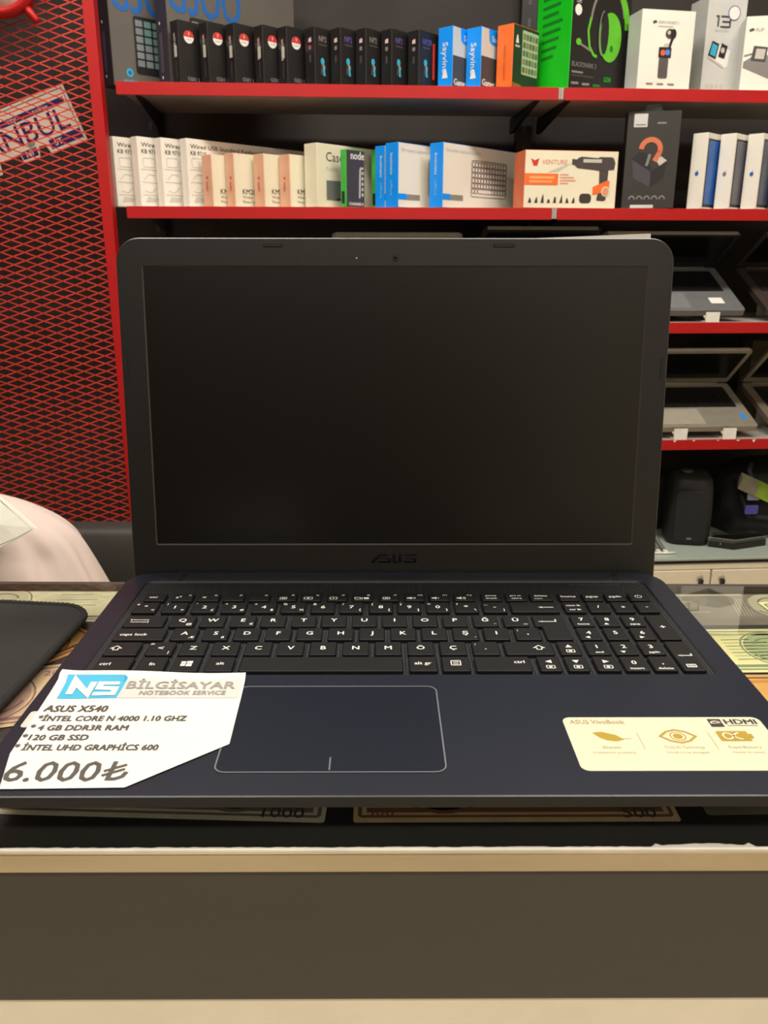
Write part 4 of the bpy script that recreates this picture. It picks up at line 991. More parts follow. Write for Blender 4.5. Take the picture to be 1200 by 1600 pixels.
    M_line = mat('touchpad_line', (112, 114, 122), .35)
    tp = rrect(-.0853, .0192, .0165, .0938, .005, 6)
    mb = MB(); mb.prism(tp, DECK-.0002, DECK+.0002, M_pad); pad = mb.build('touchpad', t)
    mb = MB(); mb.line(tp, .0007, M_line, XY(DECK+.0003), closed=True); mb.line([(-.0335, .018), (-.0335, .028)], .0007, M_line, XY(DECK+.0003)); mb.build('touchpad_trim', pad)
    # ---- lid, leaning back
    tilt = .1077; hy, hz = .2635, .0033
    LM = Matrix.Translation((0, hy, hz)) @ Matrix.Rotation(-tilt, 4, 'X')     # local x right, z up the lid, y to the back
    LH = .2505; s0, sh, sw = .037, .1945, .1727
    out = rrect(-HW, HW, 0.0, LH, (.004, .004, .016, .016), 8)
    scr = rrect(-sw, sw, s0, s0+sh, .0006, 1)
    fl = lambda x, y, z: (x, z, y)
    mb = MB()
    ro = [(x, .0012, y) for x, y in out]; no = len(out)
    lo2 = offset_poly(out, -.0008); lo3 = offset_poly(out, -.004)
    rr = [[(x, .0012, y) for x, y in out], [(x, .0042, y) for x, y in out], [(x, .0066, y) for x, y in lo2], [(x, .0072, y) for x, y in lo3]]
    mb.rings(rr, mat('lid_back_plastic', (34, 33, 36), .4, var=.05), cap=True, smooth=False); lid = mb.build('lid_cover', t, LM)
    mb = MB(); so = offset_poly(out, -.0007); si = offset_poly(scr, .0008)
    v, f = ring_faces(so, si); mb.add([(x, 0, y) for x, y in v], [q for q in f], M_bez)
    ns = len(so); mb.add([(x, 0, y) for x, y in so]+[(x, .0009, y) for x, y in out]+[(x, .0013, y) for x, y in out], [(j+r_*ns, j+(r_+1)*ns, (j+1) % ns+(r_+1)*ns, (j+1) % ns+r_*ns) for j in range(ns) for r_ in (0, 1)], mat('bezel_edge_highlight', (58, 55, 52), .35))  # lighter bevel colour paints a thin highlight round the lid
    ni = len(si); mb.add([(x, 0, y) for x, y in si]+[(x, .0010, y) for x, y in scr], [(j, (j+1) % ni, ni+(j+1) % ni, ni+j) for j in range(ni)], mat('screen_rim_highlight', (78, 75, 70), .3))  # opening's bevel coloured lighter, a painted highlight round the screen
    bz = mb.build('bezel', t, LM)
    M_scr = mat('switched_off_display', (5, 5, 3), .30, spec=.5, var=.03)
    mb = MB(); mb.add([(x, .0010, y) for x, y in scr], [tuple(range(len(scr)))], M_scr); mb.build('display', t, LM)
    # bumpers, camera, microphone holes, logo
    M_rub = mat('bezel_rubber', (24, 23, 23), .7); M_groove = mat('groove_black', (7, 7, 7), .6)
    fz = lambda x, y, z: (x, -z, y)
    for (x, y, w_, h_) in ((-.0835, LH-.0045, .0135, .0030), (.0740, LH-.0045, .0145, .0030), (-.0735, .0145, .0140, .0010), (.0700, .0150, .0135, .0010)):
        mb = MB(); mb.prism(rrect(x-w_/2-.0003, x+w_/2+.0003, y-h_/2-.0003, y+h_/2+.0003, h_*.4, 3), 0, .0001, M_groove, frame=fz); b_ = mb.build('bumper', bz)
        mb = MB(); mb.prism(rrect(x-w_/2, x+w_/2, y-h_/2, y+h_/2, h_*.4, 3), .0001, .0007, M_rub, inset=.0002, frame=fz); mb.build('bumper_pad', b_)
    for (x, y) in ((-HW+.0030, .163), (HW-.0036, .163)):
        mb = MB(); mb.prism(rrect(x-.0010, x+.0010, y-.007, y+.007, .0008, 3), 0, .0005, M_groove, frame=fz); mb.build('side_bumper', bz)
    mb = MB(); mb.lathe([(.0024, 0), (.0024, .0002), (.0020, .00025)], M_rub, 20, (0, 0, LH-.0132), 'Y')
    mb.v = [(p[0], -p[1], p[2]) for p in mb.v]; cm = mb.build('webcam', bz)
    mb = MB(); mb.poly(ell(0.0, LH-.0132, .0010, .0010, 12), mat('lens_glass', (14, 14, 22), .08), lambda x, y: (x, -.0004, y)); mb.build('lens', cm)
    for x in (-.0265, -.0130, .0265):
        mb = MB(); mb.poly(ell(x, LH-.0132, .0005, .0005, 8), M_groove if x != -.0265 else M_leg, lambda x, y: (x, -.0001, y)); mb.build('microphone_hole', bz)
    # logo, raised glossy letters along the chin
    M_logo = mat('glossy_black_logo', (12, 12, 12), .12, var=0)
    def st(mb, pts): mb.prism(pts, 0, .0006, M_logo, inset=.00018, frame=lambda x, y, z: (x, -z, y))
    mb = MB(); bx, by = -.0175, .0230; Hh = .0065
    st(mb, [(bx, by), (bx+.0028, by), (bx+.0075, by+.0052), (bx+.0125, by+.0052), (bx+.0125, by+Hh), (bx+.0062, by+Hh)])
    st(mb, [(bx+.0055, by), (bx+.0140, by), (bx+.0148, by+.0008), (bx+.0148, by+.0034), (bx+.0085, by+.0040), (bx+.0075, by+.0032), (bx+.0128, by+.0024), (bx+.0128, by+.0014), (bx+.0055, by+.0014)])
    st(mb, [(bx+.0160, by+.0008), (bx+.0168, by), (bx+.0218, by), (bx+.0226, by+.0008), (bx+.0226, by+.0066), (bx+.0206, by+.0066), (bx+.0206, by+.0014), (bx+.0180, by+.0014), (bx+.0180, by+.0066), (bx+.0160, by+.0066)])
    st(mb, [(bx+.0238, by), (bx+.0328, by), (bx+.0336, by+.0008), (bx+.0336, by+.0034), (bx+.0262, by+.0040), (bx+.0252, by+.0032), (bx+.0316, by+.0024), (bx+.0316, by+.0014), (bx+.0238, by+.0014)])
    st(mb, [(bx+.0238, by+.0052), (bx+.0336, by+.0052), (bx+.0336, by+Hh), (bx+.0246, by+Hh)])
    mb.build('logo', bz)
    # hinge barrel covers
    for sx in (-1, 1):
        mb = MB(); mb.box(sx*.170-.006, sx*.170+.006, -.0004, .002, .0135, .0225, M_bez); mb.build('hinge_cover', bz)
    return t
main_laptop()

# gold sticker
def spec_sticker():
    t = thing('spec_sticker', 'pale gold sticker with icons on the right palm rest', 'sticker', (0, 0, CT+DECK))
    M_g = mat('pale_gold_foil', (214, 208, 182), .42, var=.03, scale=30); M_gi = mat('gold_ink', (170, 142, 40), .45); M_gt = mat('soft_gold_ink', (168, 146, 84), .5)
    mb = MB(); mb.prism(rrect(.0800, .1782, .0170, .0621, .004, 5), .0001, .0003, M_g); mb.build('foil', t)
    f = XY(.00036); g = XY(.00044)
    mb = MB(); mb.text('ASUS VivoBook', .0832, .0560, .0052, M_gt, f, 'L', .006, width=.027); mb.build('printed_name', t)
    mb = MB(); mb.poly([(.0920, .0480), (.0965, .0488), (.1030, .0458), (.1060, .0420), (.1020, .0405), (.0975, .0415), (.0945, .0440)], M_gi, f); mb.line([(.1055, .0424), (.1095, .0430)], .0004, M_gi, f); mb.build('printed_leaf', t)
    mb = MB(); ex, ey = .1325, .0448
    mb.line([(ex-.0085, ey), (ex-.0045, ey+.0040), (ex, ey+.0056), (ex+.0045, ey+.0040), (ex+.0085, ey), (ex+.0045, ey-.0040), (ex, ey-.0056), (ex-.0045, ey-.0040)], .0013, M_gi, f, True); mb.line(ell(ex, ey, .0036, .0036, 20), .0006, M_gi, f, True); mb.poly(ell(ex, ey, .0023, .0023, 16), M_gi, f); mb.build('printed_eye', t)
    mb = MB(); bx = .1595; mb.poly(rrect(bx-.0075, bx+.0075, .0405, .0492, .0008, 2), M_gi, f); mb.poly(rrect(bx+.0075, bx+.0092, .0428, .0468, .0004, 2), M_gi, f)
    S_ = [(bx+.0050, .0432), (bx+.0048, .0470), (bx+.002, .0474), (bx, .0449), (bx-.002, .0424), (bx-.0048, .0428), (bx-.0050, .0466)]
    mb.line([(bx+.0048*math.cos(a)/(1+math.sin(a)**2)*1.05, .0449+.0075*math.sin(a)*math.cos(a)/(1+math.sin(a)**2)) for a in [math.pi*2*k/36+.55 for k in range(31)]], .0010, M_g, g); mb.build('printed_battery', t)
    for x in (.1135, .1480):
        mb = MB(); mb.line([(x, .0340), (x, .0480)], .0003, M_gt, f); mb.build('printed_divider', t)
    for (x, a, b) in ((.0985, 'Sleek', 'Professional portability'), (.1325, 'Tru2Life Technology', 'Vivid true images'), (.1610, 'SuperBattery', 'Power for more')):
        mb = MB(); mb.text(a, x, .0345, .0030, M_gt, f, 'C', .0, width=.009 if a == 'Sleek' else .019 if a[0] == 'T' else .0155); mb.text(b, x, .0305, .0022, M_gt, f, 'C', .0, width=.020 if a != 'SuperBattery' else .0145); mb.build('printed_caption', t)
    mb = MB(); M_ink = mat('logo_ink', (48, 44, 44), .5); mb.poly([(.1520, .0530), (.1585, .0530), (.1585, .0602), (.1520, .0602)], M_ink, f); mb.line(ell(.1552, .0560, .0024, .0022, 12, 10, 170), .0008, M_g, g); mb.line([(.1526, .0562), (.1578, .0566)], .0006, M_g, g); mb.build('printed_energy_mark', t)
    mb = MB(); mb.text('HDMI', .1600, .0555, .0062, M_ink, f, 'L', .03, width=.0155); mb.line([(.1602, .0542), (.1752, .0542)], .0005, M_ink, f); mb.build('printed_port_mark', t)
spec_sticker()

# small white sticker under the price sheet
def code_sticker():
    t = thing('blank_sticker', 'small white sticker on the left palm rest, half under the price sheet', 'sticker', (0, 0, CT+DECK))
    mb = MB(); mb.prism(rrect(-.1872, -.1700, .0540, .0690, .0018, 4), .00008, .0002, mat('sticker_paper', (206, 202, 194), .5)); mb.build('label', t)
    mb = MB(); mb.line(rrect(-.1864, -.1708, .0548, .0682, .0014, 3), .0003, M_lgrey_ink, XY(.00024), closed=True); mb.build('printed_border', t)
code_sticker()

# price sheet, gently curled
def price_sheet():
    t = thing('price_sheet', 'white price sheet with cut corner lying on the left palm rest', 'price tag', (0, 0, CT+DECK))
    M_t = mat('print_grey', (76, 72, 68), .6); M_c = mat('print_light_blue', (58, 172, 214), .55); M_gb = mat('print_grey_band', (206, 202, 196), .6); M_gl = mat('print_band_grey', (150, 145, 140), .6)
    # sheet in its own plane: x along the text (right), y up the sheet
    def zc(x, y):
        z = .0007 + .0016*math.exp(-((y-.104)/.010)**2)*(0.35+0.65*math.sin((x+.19)*38)**2) + .0020*max(0, (-x-.172)/.02)**2
        if y > .100: z += .0018           # the top edge rests on the keys' front border
        return z
    outl = [(-.1752, .0040), (-.1215, .0050), (-.0818, .0385), (-.0838, .1030), (-.150, .1048), (-.1850, .1068), (-.1815, .0300)]
    bm = bmesh.new(); vv = [bm.verts.new((x, y, 0)) for x, y in outl]; bm.faces.new(vv)
    for i in range(28):
        geom = list(bm.verts)+list(bm.edges)+list(bm.faces); bmesh.ops.bisect_plane(bm, geom=geom, plane_co=(-.186+i*.0038, 0, 0), plane_no=(1, 0, 0))
    for i in range(28):
        geom = list(bm.verts)+list(bm.edges)+list(bm.faces); bmesh.ops.bisect_plane(bm, geom=geom, plane_co=(0, .004+i*.0038, 0), plane_no=(0, 1, 0))
    bm.normal_update()
    vs_ = [tuple(v.co) for v in bm.verts]; bm.verts.index_update()
    fs = [tuple(v.index for v in f.verts) if f.normal.z > 0 else tuple(v.index for v in f.verts)[::-1] for f in bm.faces]; bm.free()
    mb = MB(); mb.add([(x, y, zc(x, y)) for x, y, _ in vs_], fs, M_paper, True)
    mb.add([(x, y, zc(x, y)-.00015) for x, y, _ in vs_], [f[::-1] for f in fs], M_paper, True)
    mb.build('paper', t)
    fr = lambda e: (lambda x, y: (x, y, zc(x, y)+e))
    def patch(mb, corners, m, e, n=24, k=4):
        (a, b, c, d) = corners    # bl, br, tr, tl
        pts = []
        for j in range(k+1):
            for i in range(n+1):
                u, v = i/n, j/k
                x = (a[0]*(1-u)+b[0]*u)*(1-v)+(d[0]*(1-u)+c[0]*u)*v; y = (a[1]*(1-u)+b[1]*u)*(1-v)+(d[1]*(1-u)+c[1]*u)*v
                pts.append((x, y, zc(x, y)+e))
        mb.add(pts, [(j*(n+1)+i, j*(n+1)+i+1, (j+1)*(n+1)+i+1, (j+1)*(n+1)+i) for j in range(k) for i in range(n)], m)
    mb = MB(); patch(mb, [(-.1785, .0800), (-.1480, .0810), (-.1470, .1000), (-.1800, .1015)], M_c, .0002); mb.build('printed_blue_band', t)
    mb = MB(); patch(mb, [(-.1480, .0810), (-.0845, .0810), (-.0852, .0998), (-.1470, .1000)], M_gb, .0002); mb.build('printed_grey_band', t)
    mb = MB()
    def thick(pts, w=.0042): mb.line(pts, w, M_paper, fr(.0005))
    thick([(-.1738, .0842), (-.1738, .0958), (-.1642, .0848), (-.1642, .0962)], .0036); thick([(-.1500, .0952), (-.1600, .0952), (-.1600, .0906), (-.1510, .0900), (-.1510, .0850), (-.1615, .0846)], .0034)
    mb.build('printed_initials', t)
    mb = MB(); mb.text('BİLGİSAYAR', -.1455, .0900, .0096, M_gl, fr(.0005), 'L', .018, width=.0575); mb.build('printed_shop_name', t)
    mb = MB(); mb.text('NOTEBOOK SERVICE', -.1370, .0838, .0056, M_gl, fr(.0005), 'L', .02, width=.0450); mb.build('printed_shop_line', t)
    lines = [('ASUS X540', -.1805, .0672, .0085, .0315), ('*İNTEL CORE N 4000 1.10 GHZ', -.1805, .0585, .0066, .0735), ('* 4 GB DDR3R RAM', -.1810, .0500, .0066, .0475), ('*120 GB SSD', -.1815, .0415, .0066, .0315), ('* İNTEL UHD GRAPHİCS 600', -.1815, .0330, .0066, .0670)]
    for (s, x, y, size, w) in lines:
        mb = MB(); mb.text(s, x, y, size, M_t, fr(.0003), 'L', .026, width=w); mb.build('printed_line', t)
    mb = MB(); mb.text('6.000', -.1772, .0092, .0215, M_t, fr(.0003), 'L', .008, width=.0415)
    # lira sign
    lx = -.1335; mb.line([(lx+.0028, .0240), (lx+.0028, .0108), (lx+.0060, .0108), (lx+.0088, .0126), (lx+.0098, .0160)], .0021, M_t, fr(.0003)); mb.line([(lx-.0005, .0165), (lx+.0085, .0215)], .0015, M_t, fr(.00036)); mb.line([(lx-.0005, .0132), (lx+.0085, .0182)], .0015, M_t, fr(.00036)); mb.build('printed_price', t)
price_sheet()

# white paper behind the lid's top edge
def lid_paper():
    t = thing('paper_sheet', 'white paper sheet showing above the right end of the laptop lid', 'paper', (0, 0, CT))
    tilt = .1077; LM = Matrix.Translation((0, .2635, .0033)) @ Matrix.Rotation(-tilt, 4, 'X')
    mb = MB(); mb.prism([(.060, .130), (.176, .130), (.176, .2545), (.120, .2522), (.060, .2500)], .0074, .0078, M_paper, frame=lambda x, y, z: (x, z, y)); mb.build('sheet', t, LM)
lid_paper()

# ------------------------------------------------------------------ half open laptops on the lower shelves
def shelf_laptop(label, pf, ph, pt, w, body, keym, chin, zs, du=0.0, tabs=(), screenm=None, sticker=None, stand_label=None, wide_pad=True, mirror=False):
    """pf, ph, pt: (pixel x, pixel y, depth) of the right front corner, right hinge corner and right lid top corner"""
    nf, nh, nt_ = pf[2], ph[2], pt[2]
    P0, P1, P2 = hit_s(*pf), hit_s(*ph), hit_s(*pt)
    u = s_of(P0)[0]+du
    t = thing('laptop', label, 'laptop', S(u-w, nf, P0.z), PSI, 'half open laptops on the shelves')
    d = math.hypot(nh-nf, P1.z-P0.z); ab = math.atan2(P1.z-P0.z, nh-nf)
    th = .016
    BM = Matrix.Rotation(ab, 4, 'X')
    M_s = screenm or mat('dark_display', (14, 14, 13), .2, var=.05)
    mb = MB(); mb.prism(rrect(0, w, 0, d, .008, 4), -th, 0, body, inset=.0015); b = mb.build('base', t, BM)
    mb = MB(); mb.prism(rrect(.022, w-.022, d*.42, d*.90, .003, 2), 0, .0004, keym); mb.build('keyboard_panel', b)
    mb = MB(); nx = 15
    for r_ in range(5):
        for k in range(nx):
            x = .025+k*(w-.05)/nx; y = d*.44+r_*d*.09
            mb.prism(rrect(x, x+(w-.05)/nx-.003, y, y+d*.09-.003, .001, 1), .0003, .0016, keym)
    o = mb.build('keys', b); o['kind'] = 'stuff'
    px0, px1 = (w*.30, w*.62)
    mb = MB(); mb.prism(rrect(px0, px1, d*.05, d*.38, .003, 2), 0, .0003, mat(body.name+'_pad', tuple(int(255*min(1, x**(1/2.2)*1.06)) for x in body['rgb']), .35)); mb.build('touchpad', b)
    if sticker:
        mb = MB(); mb.poly(rrect(w*sticker[0], w*sticker[1], d*.14, d*.27, .002, 2), sticker[2], XY(.0005)); mb.build('sticker', b)
    # lid hinged at the back, leaning forward over the keyboard
    l = math.hypot(nt_-nh, P2.z-P1.z); al = math.atan2(P2.z-P1.z, nt_-nh)      # direction of the lid from the hinge
    LMx = Matrix.Translation((0, nh-nf, P1.z-P0.z+.002)) @ Matrix.Rotation(al, 4, 'X')      # local y along the lid, z away from the screen side is below
    mb = MB(); mb.prism(rrect(0, w, 0, l, (.002, .002, .010, .010), 4), -.008, -.0012, body, inset=.001, frame=lambda x, y, z: (x, y, -(z+.0092)+.0092) if False else (x, y, -z-.0092)); 
    # screen faces the side with positive local z (towards the keyboard)
    lid = mb.build('lid', t, LMx)
    mb = MB(); out, inn = rrect(.001, w-.001, .001, l-.001, .008, 4), rrect(.012, w-.012, .024, l-.012, .001, 1)
    v, f = ring_faces(out, inn); mb.add([(a, bq, .0004) for a, bq in v], f, chin); n_ = len(out); mb.add([(a, bq, .0004) for a, bq in out]+[(a, bq, -.0015) for a, bq in out], [(j, n_+j, n_+(j+1) % n_, (j+1) % n_) for j in range(n_)], body)
    bz = mb.build('bezel', t, LMx)
    mb = MB(); mb.poly(inn, M_s, XY(-.0004)); mb.build('display', t, LMx)
    mb = MB(); mb.box(.010, w-.010, l-.0004, l+.0012, -.0078, .0002, mat('lit_lid_edge_paint', (176, 170, 158), .4)); mb.build('painted_lit_edge', lid)  # brighter strip imitates light caught on the lid's top edge
    mb = MB(); mb.line([(w*.44, .012), (w*.56, .012)], .004, M_grey_ink, XY(.0008)); mb.build('logo', bz)
    mb = MB(); mb.tube([(.03, nh-nf, P1.z-P0.z-.004), (w-.03, nh-nf, P1.z-P0.z-.004)], .006, body, 10); mb.build('hinge', t)
    # stand
    if stand_label:
        st = thing('laptop_stand', stand_label, 'stand', S(u-w, nf, zs), PSI, 'white laptop stands')
        h0 = P0.z-zs; M_ac = mat('white_acrylic', (232, 228, 218), .3)
        zb = -th/math.cos(ab)-.0012
        for k, fx in enumerate(tabs):
            x0, x1 = fx-.017, fx+.017
            z0 = h0+zb; z1 = h0+zb+(nh-nf-.02)*math.tan(ab)
            mb = MB(); mb.prism([(-.0035, z0-.003), (nh-nf-.02, z1-.003), (nh-nf-.02, z1), (-.0035, z0)], x0, x1, M_ac, frame=lambda x, y, z: (z, x, y)); mb.build('rail', st)
            mb = MB(); mb.prism([(-.0075, z0-.003), (-.0035, z0-.003), (-.0035, z0+.014), (-.0075, z0+.014)], x0, x1, M_ac, frame=lambda x, y, z: (z, x, y)); mb.build('front_lip', st)
            mb = MB(); mb.prism([(nh-nf-.024, .0006), (nh-nf-.020, .0006), (nh-nf-.020, z1-.003), (nh-nf-.024, z1-.003)], x0, x1, M_ac, frame=lambda x, y, z: (z, x, y)); mb.build('rear_leg', st)
            mb = MB(); mb.prism([(-.0075, .0004), (nh-nf-.020, .0004), (nh-nf-.020, .0030), (-.0035, .0030), (-.0035, z0-.003), (-.0075, z0-.003)], x0, x1, M_ac, frame=lambda x, y, z: (z, x, y)); mb.build('foot_plate', st)
    return t
def bmat(name, rgb, **k):
    m = mat(name, rgb, **k); m['rgb'] = lin(rgb); return m
B_grey = bmat('grey_laptop_shell', (116, 117, 118), rough=.4, metal=.2); B_silver = bmat('silver_laptop_shell', (152, 146, 132), rough=.35, metal=.3); B_dark = bmat('dark_laptop_shell', (62, 52, 48), rough=.45)
B_pale = bmat('pale_silver_shell', (170, 172, 166), rough=.35, metal=.3)
K_blk = mat('black_keys', (18, 18, 18), .5); C_blk = mat('black_chin', (26, 25, 25), .4); C_sil = mat('silver_chin', (150, 142, 124), .35)
F3, H3, T3 = (1166, 484, .006), (1125, 418, .205), (1187, 368, .075)
u3 = s_of(hit_s(*F3))[0]
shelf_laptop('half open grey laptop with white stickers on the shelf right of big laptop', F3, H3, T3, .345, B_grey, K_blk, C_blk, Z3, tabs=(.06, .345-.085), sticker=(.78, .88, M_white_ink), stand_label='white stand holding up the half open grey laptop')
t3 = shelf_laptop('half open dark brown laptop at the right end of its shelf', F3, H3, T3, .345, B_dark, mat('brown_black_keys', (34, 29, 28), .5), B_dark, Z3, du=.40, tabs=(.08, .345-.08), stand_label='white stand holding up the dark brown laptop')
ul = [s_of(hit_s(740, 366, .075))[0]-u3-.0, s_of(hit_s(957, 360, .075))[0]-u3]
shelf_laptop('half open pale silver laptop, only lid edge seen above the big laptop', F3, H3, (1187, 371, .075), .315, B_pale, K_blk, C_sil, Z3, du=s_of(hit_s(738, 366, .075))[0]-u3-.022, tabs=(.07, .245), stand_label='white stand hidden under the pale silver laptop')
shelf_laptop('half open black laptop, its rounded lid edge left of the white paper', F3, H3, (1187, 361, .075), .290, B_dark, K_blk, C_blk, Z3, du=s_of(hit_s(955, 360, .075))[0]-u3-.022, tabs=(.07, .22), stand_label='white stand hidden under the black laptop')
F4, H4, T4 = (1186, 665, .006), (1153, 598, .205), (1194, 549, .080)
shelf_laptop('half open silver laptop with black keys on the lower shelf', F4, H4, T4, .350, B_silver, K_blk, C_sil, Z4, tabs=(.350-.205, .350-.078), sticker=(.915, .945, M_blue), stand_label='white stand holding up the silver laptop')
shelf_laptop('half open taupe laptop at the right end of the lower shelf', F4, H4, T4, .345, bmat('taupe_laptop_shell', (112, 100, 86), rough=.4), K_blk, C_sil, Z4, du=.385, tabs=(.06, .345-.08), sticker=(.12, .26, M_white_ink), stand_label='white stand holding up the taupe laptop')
# cream carton lying at the back of the lower shelf
def back_carton():
    p = hit_s(1176, 545, .30)
    t = thing('flat_carton', 'dull beige carton behind the silver laptop on the lower shelf', 'box', S(s_of(p)[0]-.02, .262, Z4+.0005), PSI)
    m = mat('beige_card', (120, 110, 84), .6)
    mb = MB(); mb.box(0, .30, 0, .06, 0, hit_s(1176, 532, .27).z-Z4, m); mb.build('carton', t)
    mb = MB(); mb.box(.01, .29, -.0006, -.0001, .06, .066, mat('brown_tape', (150, 130, 96), .4)); mb.build('tape', t)
back_carton()

# ------------------------------------------------------------------ things on the base cabinet
def speaker():
    a, b = hit_s(1056, 848, .05), hit_s(1113, 848, .05); u0, u1 = s_of(a)[0], s_of(b)[0]; h = hit_s(1100, 748, .05).z-ZC
    t = thing('loudspeaker', 'black upright loudspeaker with rounded sides on the glass cabinet top', 'speaker', S((u0+u1)/2, .115, ZC), PSI-.25)
    w, d = (u1-u0)*1.14, .13
    M_b = mat('speaker_black', (22, 21, 20), .6, var=.1); M_gr = mat('speaker_cloth', (28, 28, 26), .9, var=.2, scale=120, bump=.3, bscale=900)
    rings = []
    for z, k in ((0, .90), (.006, .97), (.02, 1), (h*.5, 1.0), (h-.03, .95), (h-.010, .90), (h, .78)):
        rings.append([(x*k, y*k, z) for x, y in rrect(-w/2, w/2, -d/2, d/2, .03, 6)])
    mb = MB(); mb.rings(rings, M_b); mb.build('cabinet', t)
    mb = MB(); mb.prism(rrect(-w*.36, w*.36, .014, h-.035, .015, 5), 0, .003, M_gr, inset=.001, frame=lambda x, y, z: (x, -d/2-.0002-z, y)); mb.build('grille', t)
    mb = MB(); mb.lathe([(.018, 0), (.018, .008), (.013, .011)], mat('speaker_knob', (50, 48, 44), .35), 20, (-.012, .0, h-.001)); mb.build('knob', t)
    mb = MB(); mb.box(-.006, .006, -d/2-.004, -d/2-.0031, .02, .024, M_grey_ink); mb.build('badge', t)
speaker()
def soft_bag():
    a = hit_s(1122, 850, .10); u0 = s_of(a)[0]
    t = thing('soft_bag', 'slumped black fabric bag beside the loudspeaker under the shelf', 'bag', S(u0+.165, .218, ZC), PSI)
    M_f = mat('black_bag_fabric', (24, 24, 26), .75, var=.2, scale=30, bump=.3, bscale=120)
    rings = []; H = .205
    for i in range(13):
        v = i/12; z = H*v; k = (1-.28*v**2)*(math.sin(min(1, (1-v)*6+.12)*math.pi/2))*min(1, .86+v*4)
        rg = []
        for j in range(40):
            a_ = 2*math.pi*j/40; c_, s_ = math.cos(a_), math.sin(a_)
            r_ = 1+.05*math.sin(3*a_+v*5)+.035*math.sin(7*a_-v*9)
            rg.append((.155*k*r_*abs(c_)**.7*(1 if c_ > 0 else -1), .115*k*r_*abs(s_)**.7*(1 if s_ > 0 else -1), z+.008*math.sin(4*a_)*v+(.02*c_*v)))
        rings.append(rg)
    mb = MB(); mb.rings(rings, M_f); mb.build('body', t)
    mb = MB(); mb.tube([(-.09, -.03, H*.72), (-.12, -.09, H*.80), (-.115, -.125, H*.55), (-.10, -.135, H*.35), (-.02, -.14, H*.30), (.08, -.142, H*.30), (.16, -.12, H*.32)], .008, M_f, 8); mb.build('strap', t)
    mb = MB(); mb.tube([(-.06, -.04, H*.95), (-.09, -.09, H*.92), (-.085, -.12, H*.72), (-.055, -.13, H*.62)], .006, mat('grey_webbing', (66, 66, 76), .7), 8); mb.build('webbing', t)
    mb = MB(); mb.prism(rrect(-.118, -.082, H*.40, H*.52, .004), 0, .003, mat('blue_label', (74, 68, 150), .5), frame=lambda x, y, z: (x, -.1475-z, y)); mb.build('woven_label', t)
    mb = MB(); mb.prism(rrect(-.112, -.078, H*.58, H*.70, .004), 0, .003, mat('pale_violet_label', (140, 138, 168), .5), frame=lambda x, y, z: (x, -.140-z, y)); mb.build('woven_label', t)
soft_bag()
def packet():
    p = hit_s(1176, 760, .082)
    t = thing('plastic_packet', 'grey plastic packet with lime green end resting on the black bag', 'packet', p)
    t.rotation_euler = (math.radians(62), math.radians(24), PSI)
    mb = MB()
    def sheet(x0, x1, y0, y1, m, n=10):
        pts = []; 
        for j in range(7):
            for i in range(n+1):
                x = x0+(x1-x0)*i/n; y = y0+(y1-y0)*j/6; pts.append((x, y, .010*math.sin(math.pi*j/6)*(.6+.4*math.sin(x*90))))
        k = len(pts); pts += [(x, y, -z*.4-.0006) for x, y, z in pts]
        fs = [(j*(n+1)+i, j*(n+1)+i+1, (j+1)*(n+1)+i+1, (j+1)*(n+1)+i) for j in range(6) for i in range(n)]
        fs += [tuple(q+k for q in f)[::-1] for f in fs]
        mb.add(pts, fs, m, True)
    sheet(-.042, .012, -.024, .024, mat('grey_green_foil', (138, 136, 112), .3, var=.12)); mb.build('foil', t)
    mb = MB(); sheet(.0122, .060, -.024, .024, mat('lime_foil', (140, 176, 48), .35, var=.15)); mb.build('lime_end', t)
    mb = MB(); mb.box(.060, .066, -.024, .024, -.001, .0008, mat('black_seal', (30, 34, 24), .5)); mb.build('seal', t)
packet()
def blister():
    p = hit_s(1113, 838, -.0)
    t = thing('clear_blister_pack', 'clear blister pack of small black parts lying before the bag', 'packet', S(s_of(p)[0]+.012, .012, ZC+.0003), PSI)
    M_d = mat('black_tray', (26, 26, 22), .4); gl = thin_glass('clear_plastic', (240, 240, 232), .12, 1.45, .14)
    poly = [(0, .03), (.058, .0), (.16, .03), (.15, .075), (.03, .07)]
    mb = MB(); mb.prism(poly, 0, .020, M_d, inset=.003); mb.build('tray', t)
    mb = MB(); mb.prism(offset_poly(poly, .003), .0205, .0275, gl, inset=.003); mb.build('clear_lid', t)
    mb = MB(); mb.line([(-.003, .0275), (.058, -.003), (.163, .0285)], .0022, M_lgrey_ink, XY(.0282)); mb.build('sealed_rim', t)
    for k in range(4):
        mb = MB(); mb.lathe([(.004, 0), (.004, .002), (.002, .0024)], M_lgrey_ink, 10, (.03+k*.028, .0, .012), 'Y')
        mb.v = [(x, y_*-1+.006+(.012 if k == 0 else -.002+abs(k-1)*.008), z) for x, y_, z in mb.v]; mb.build('rivet', t)
blister()
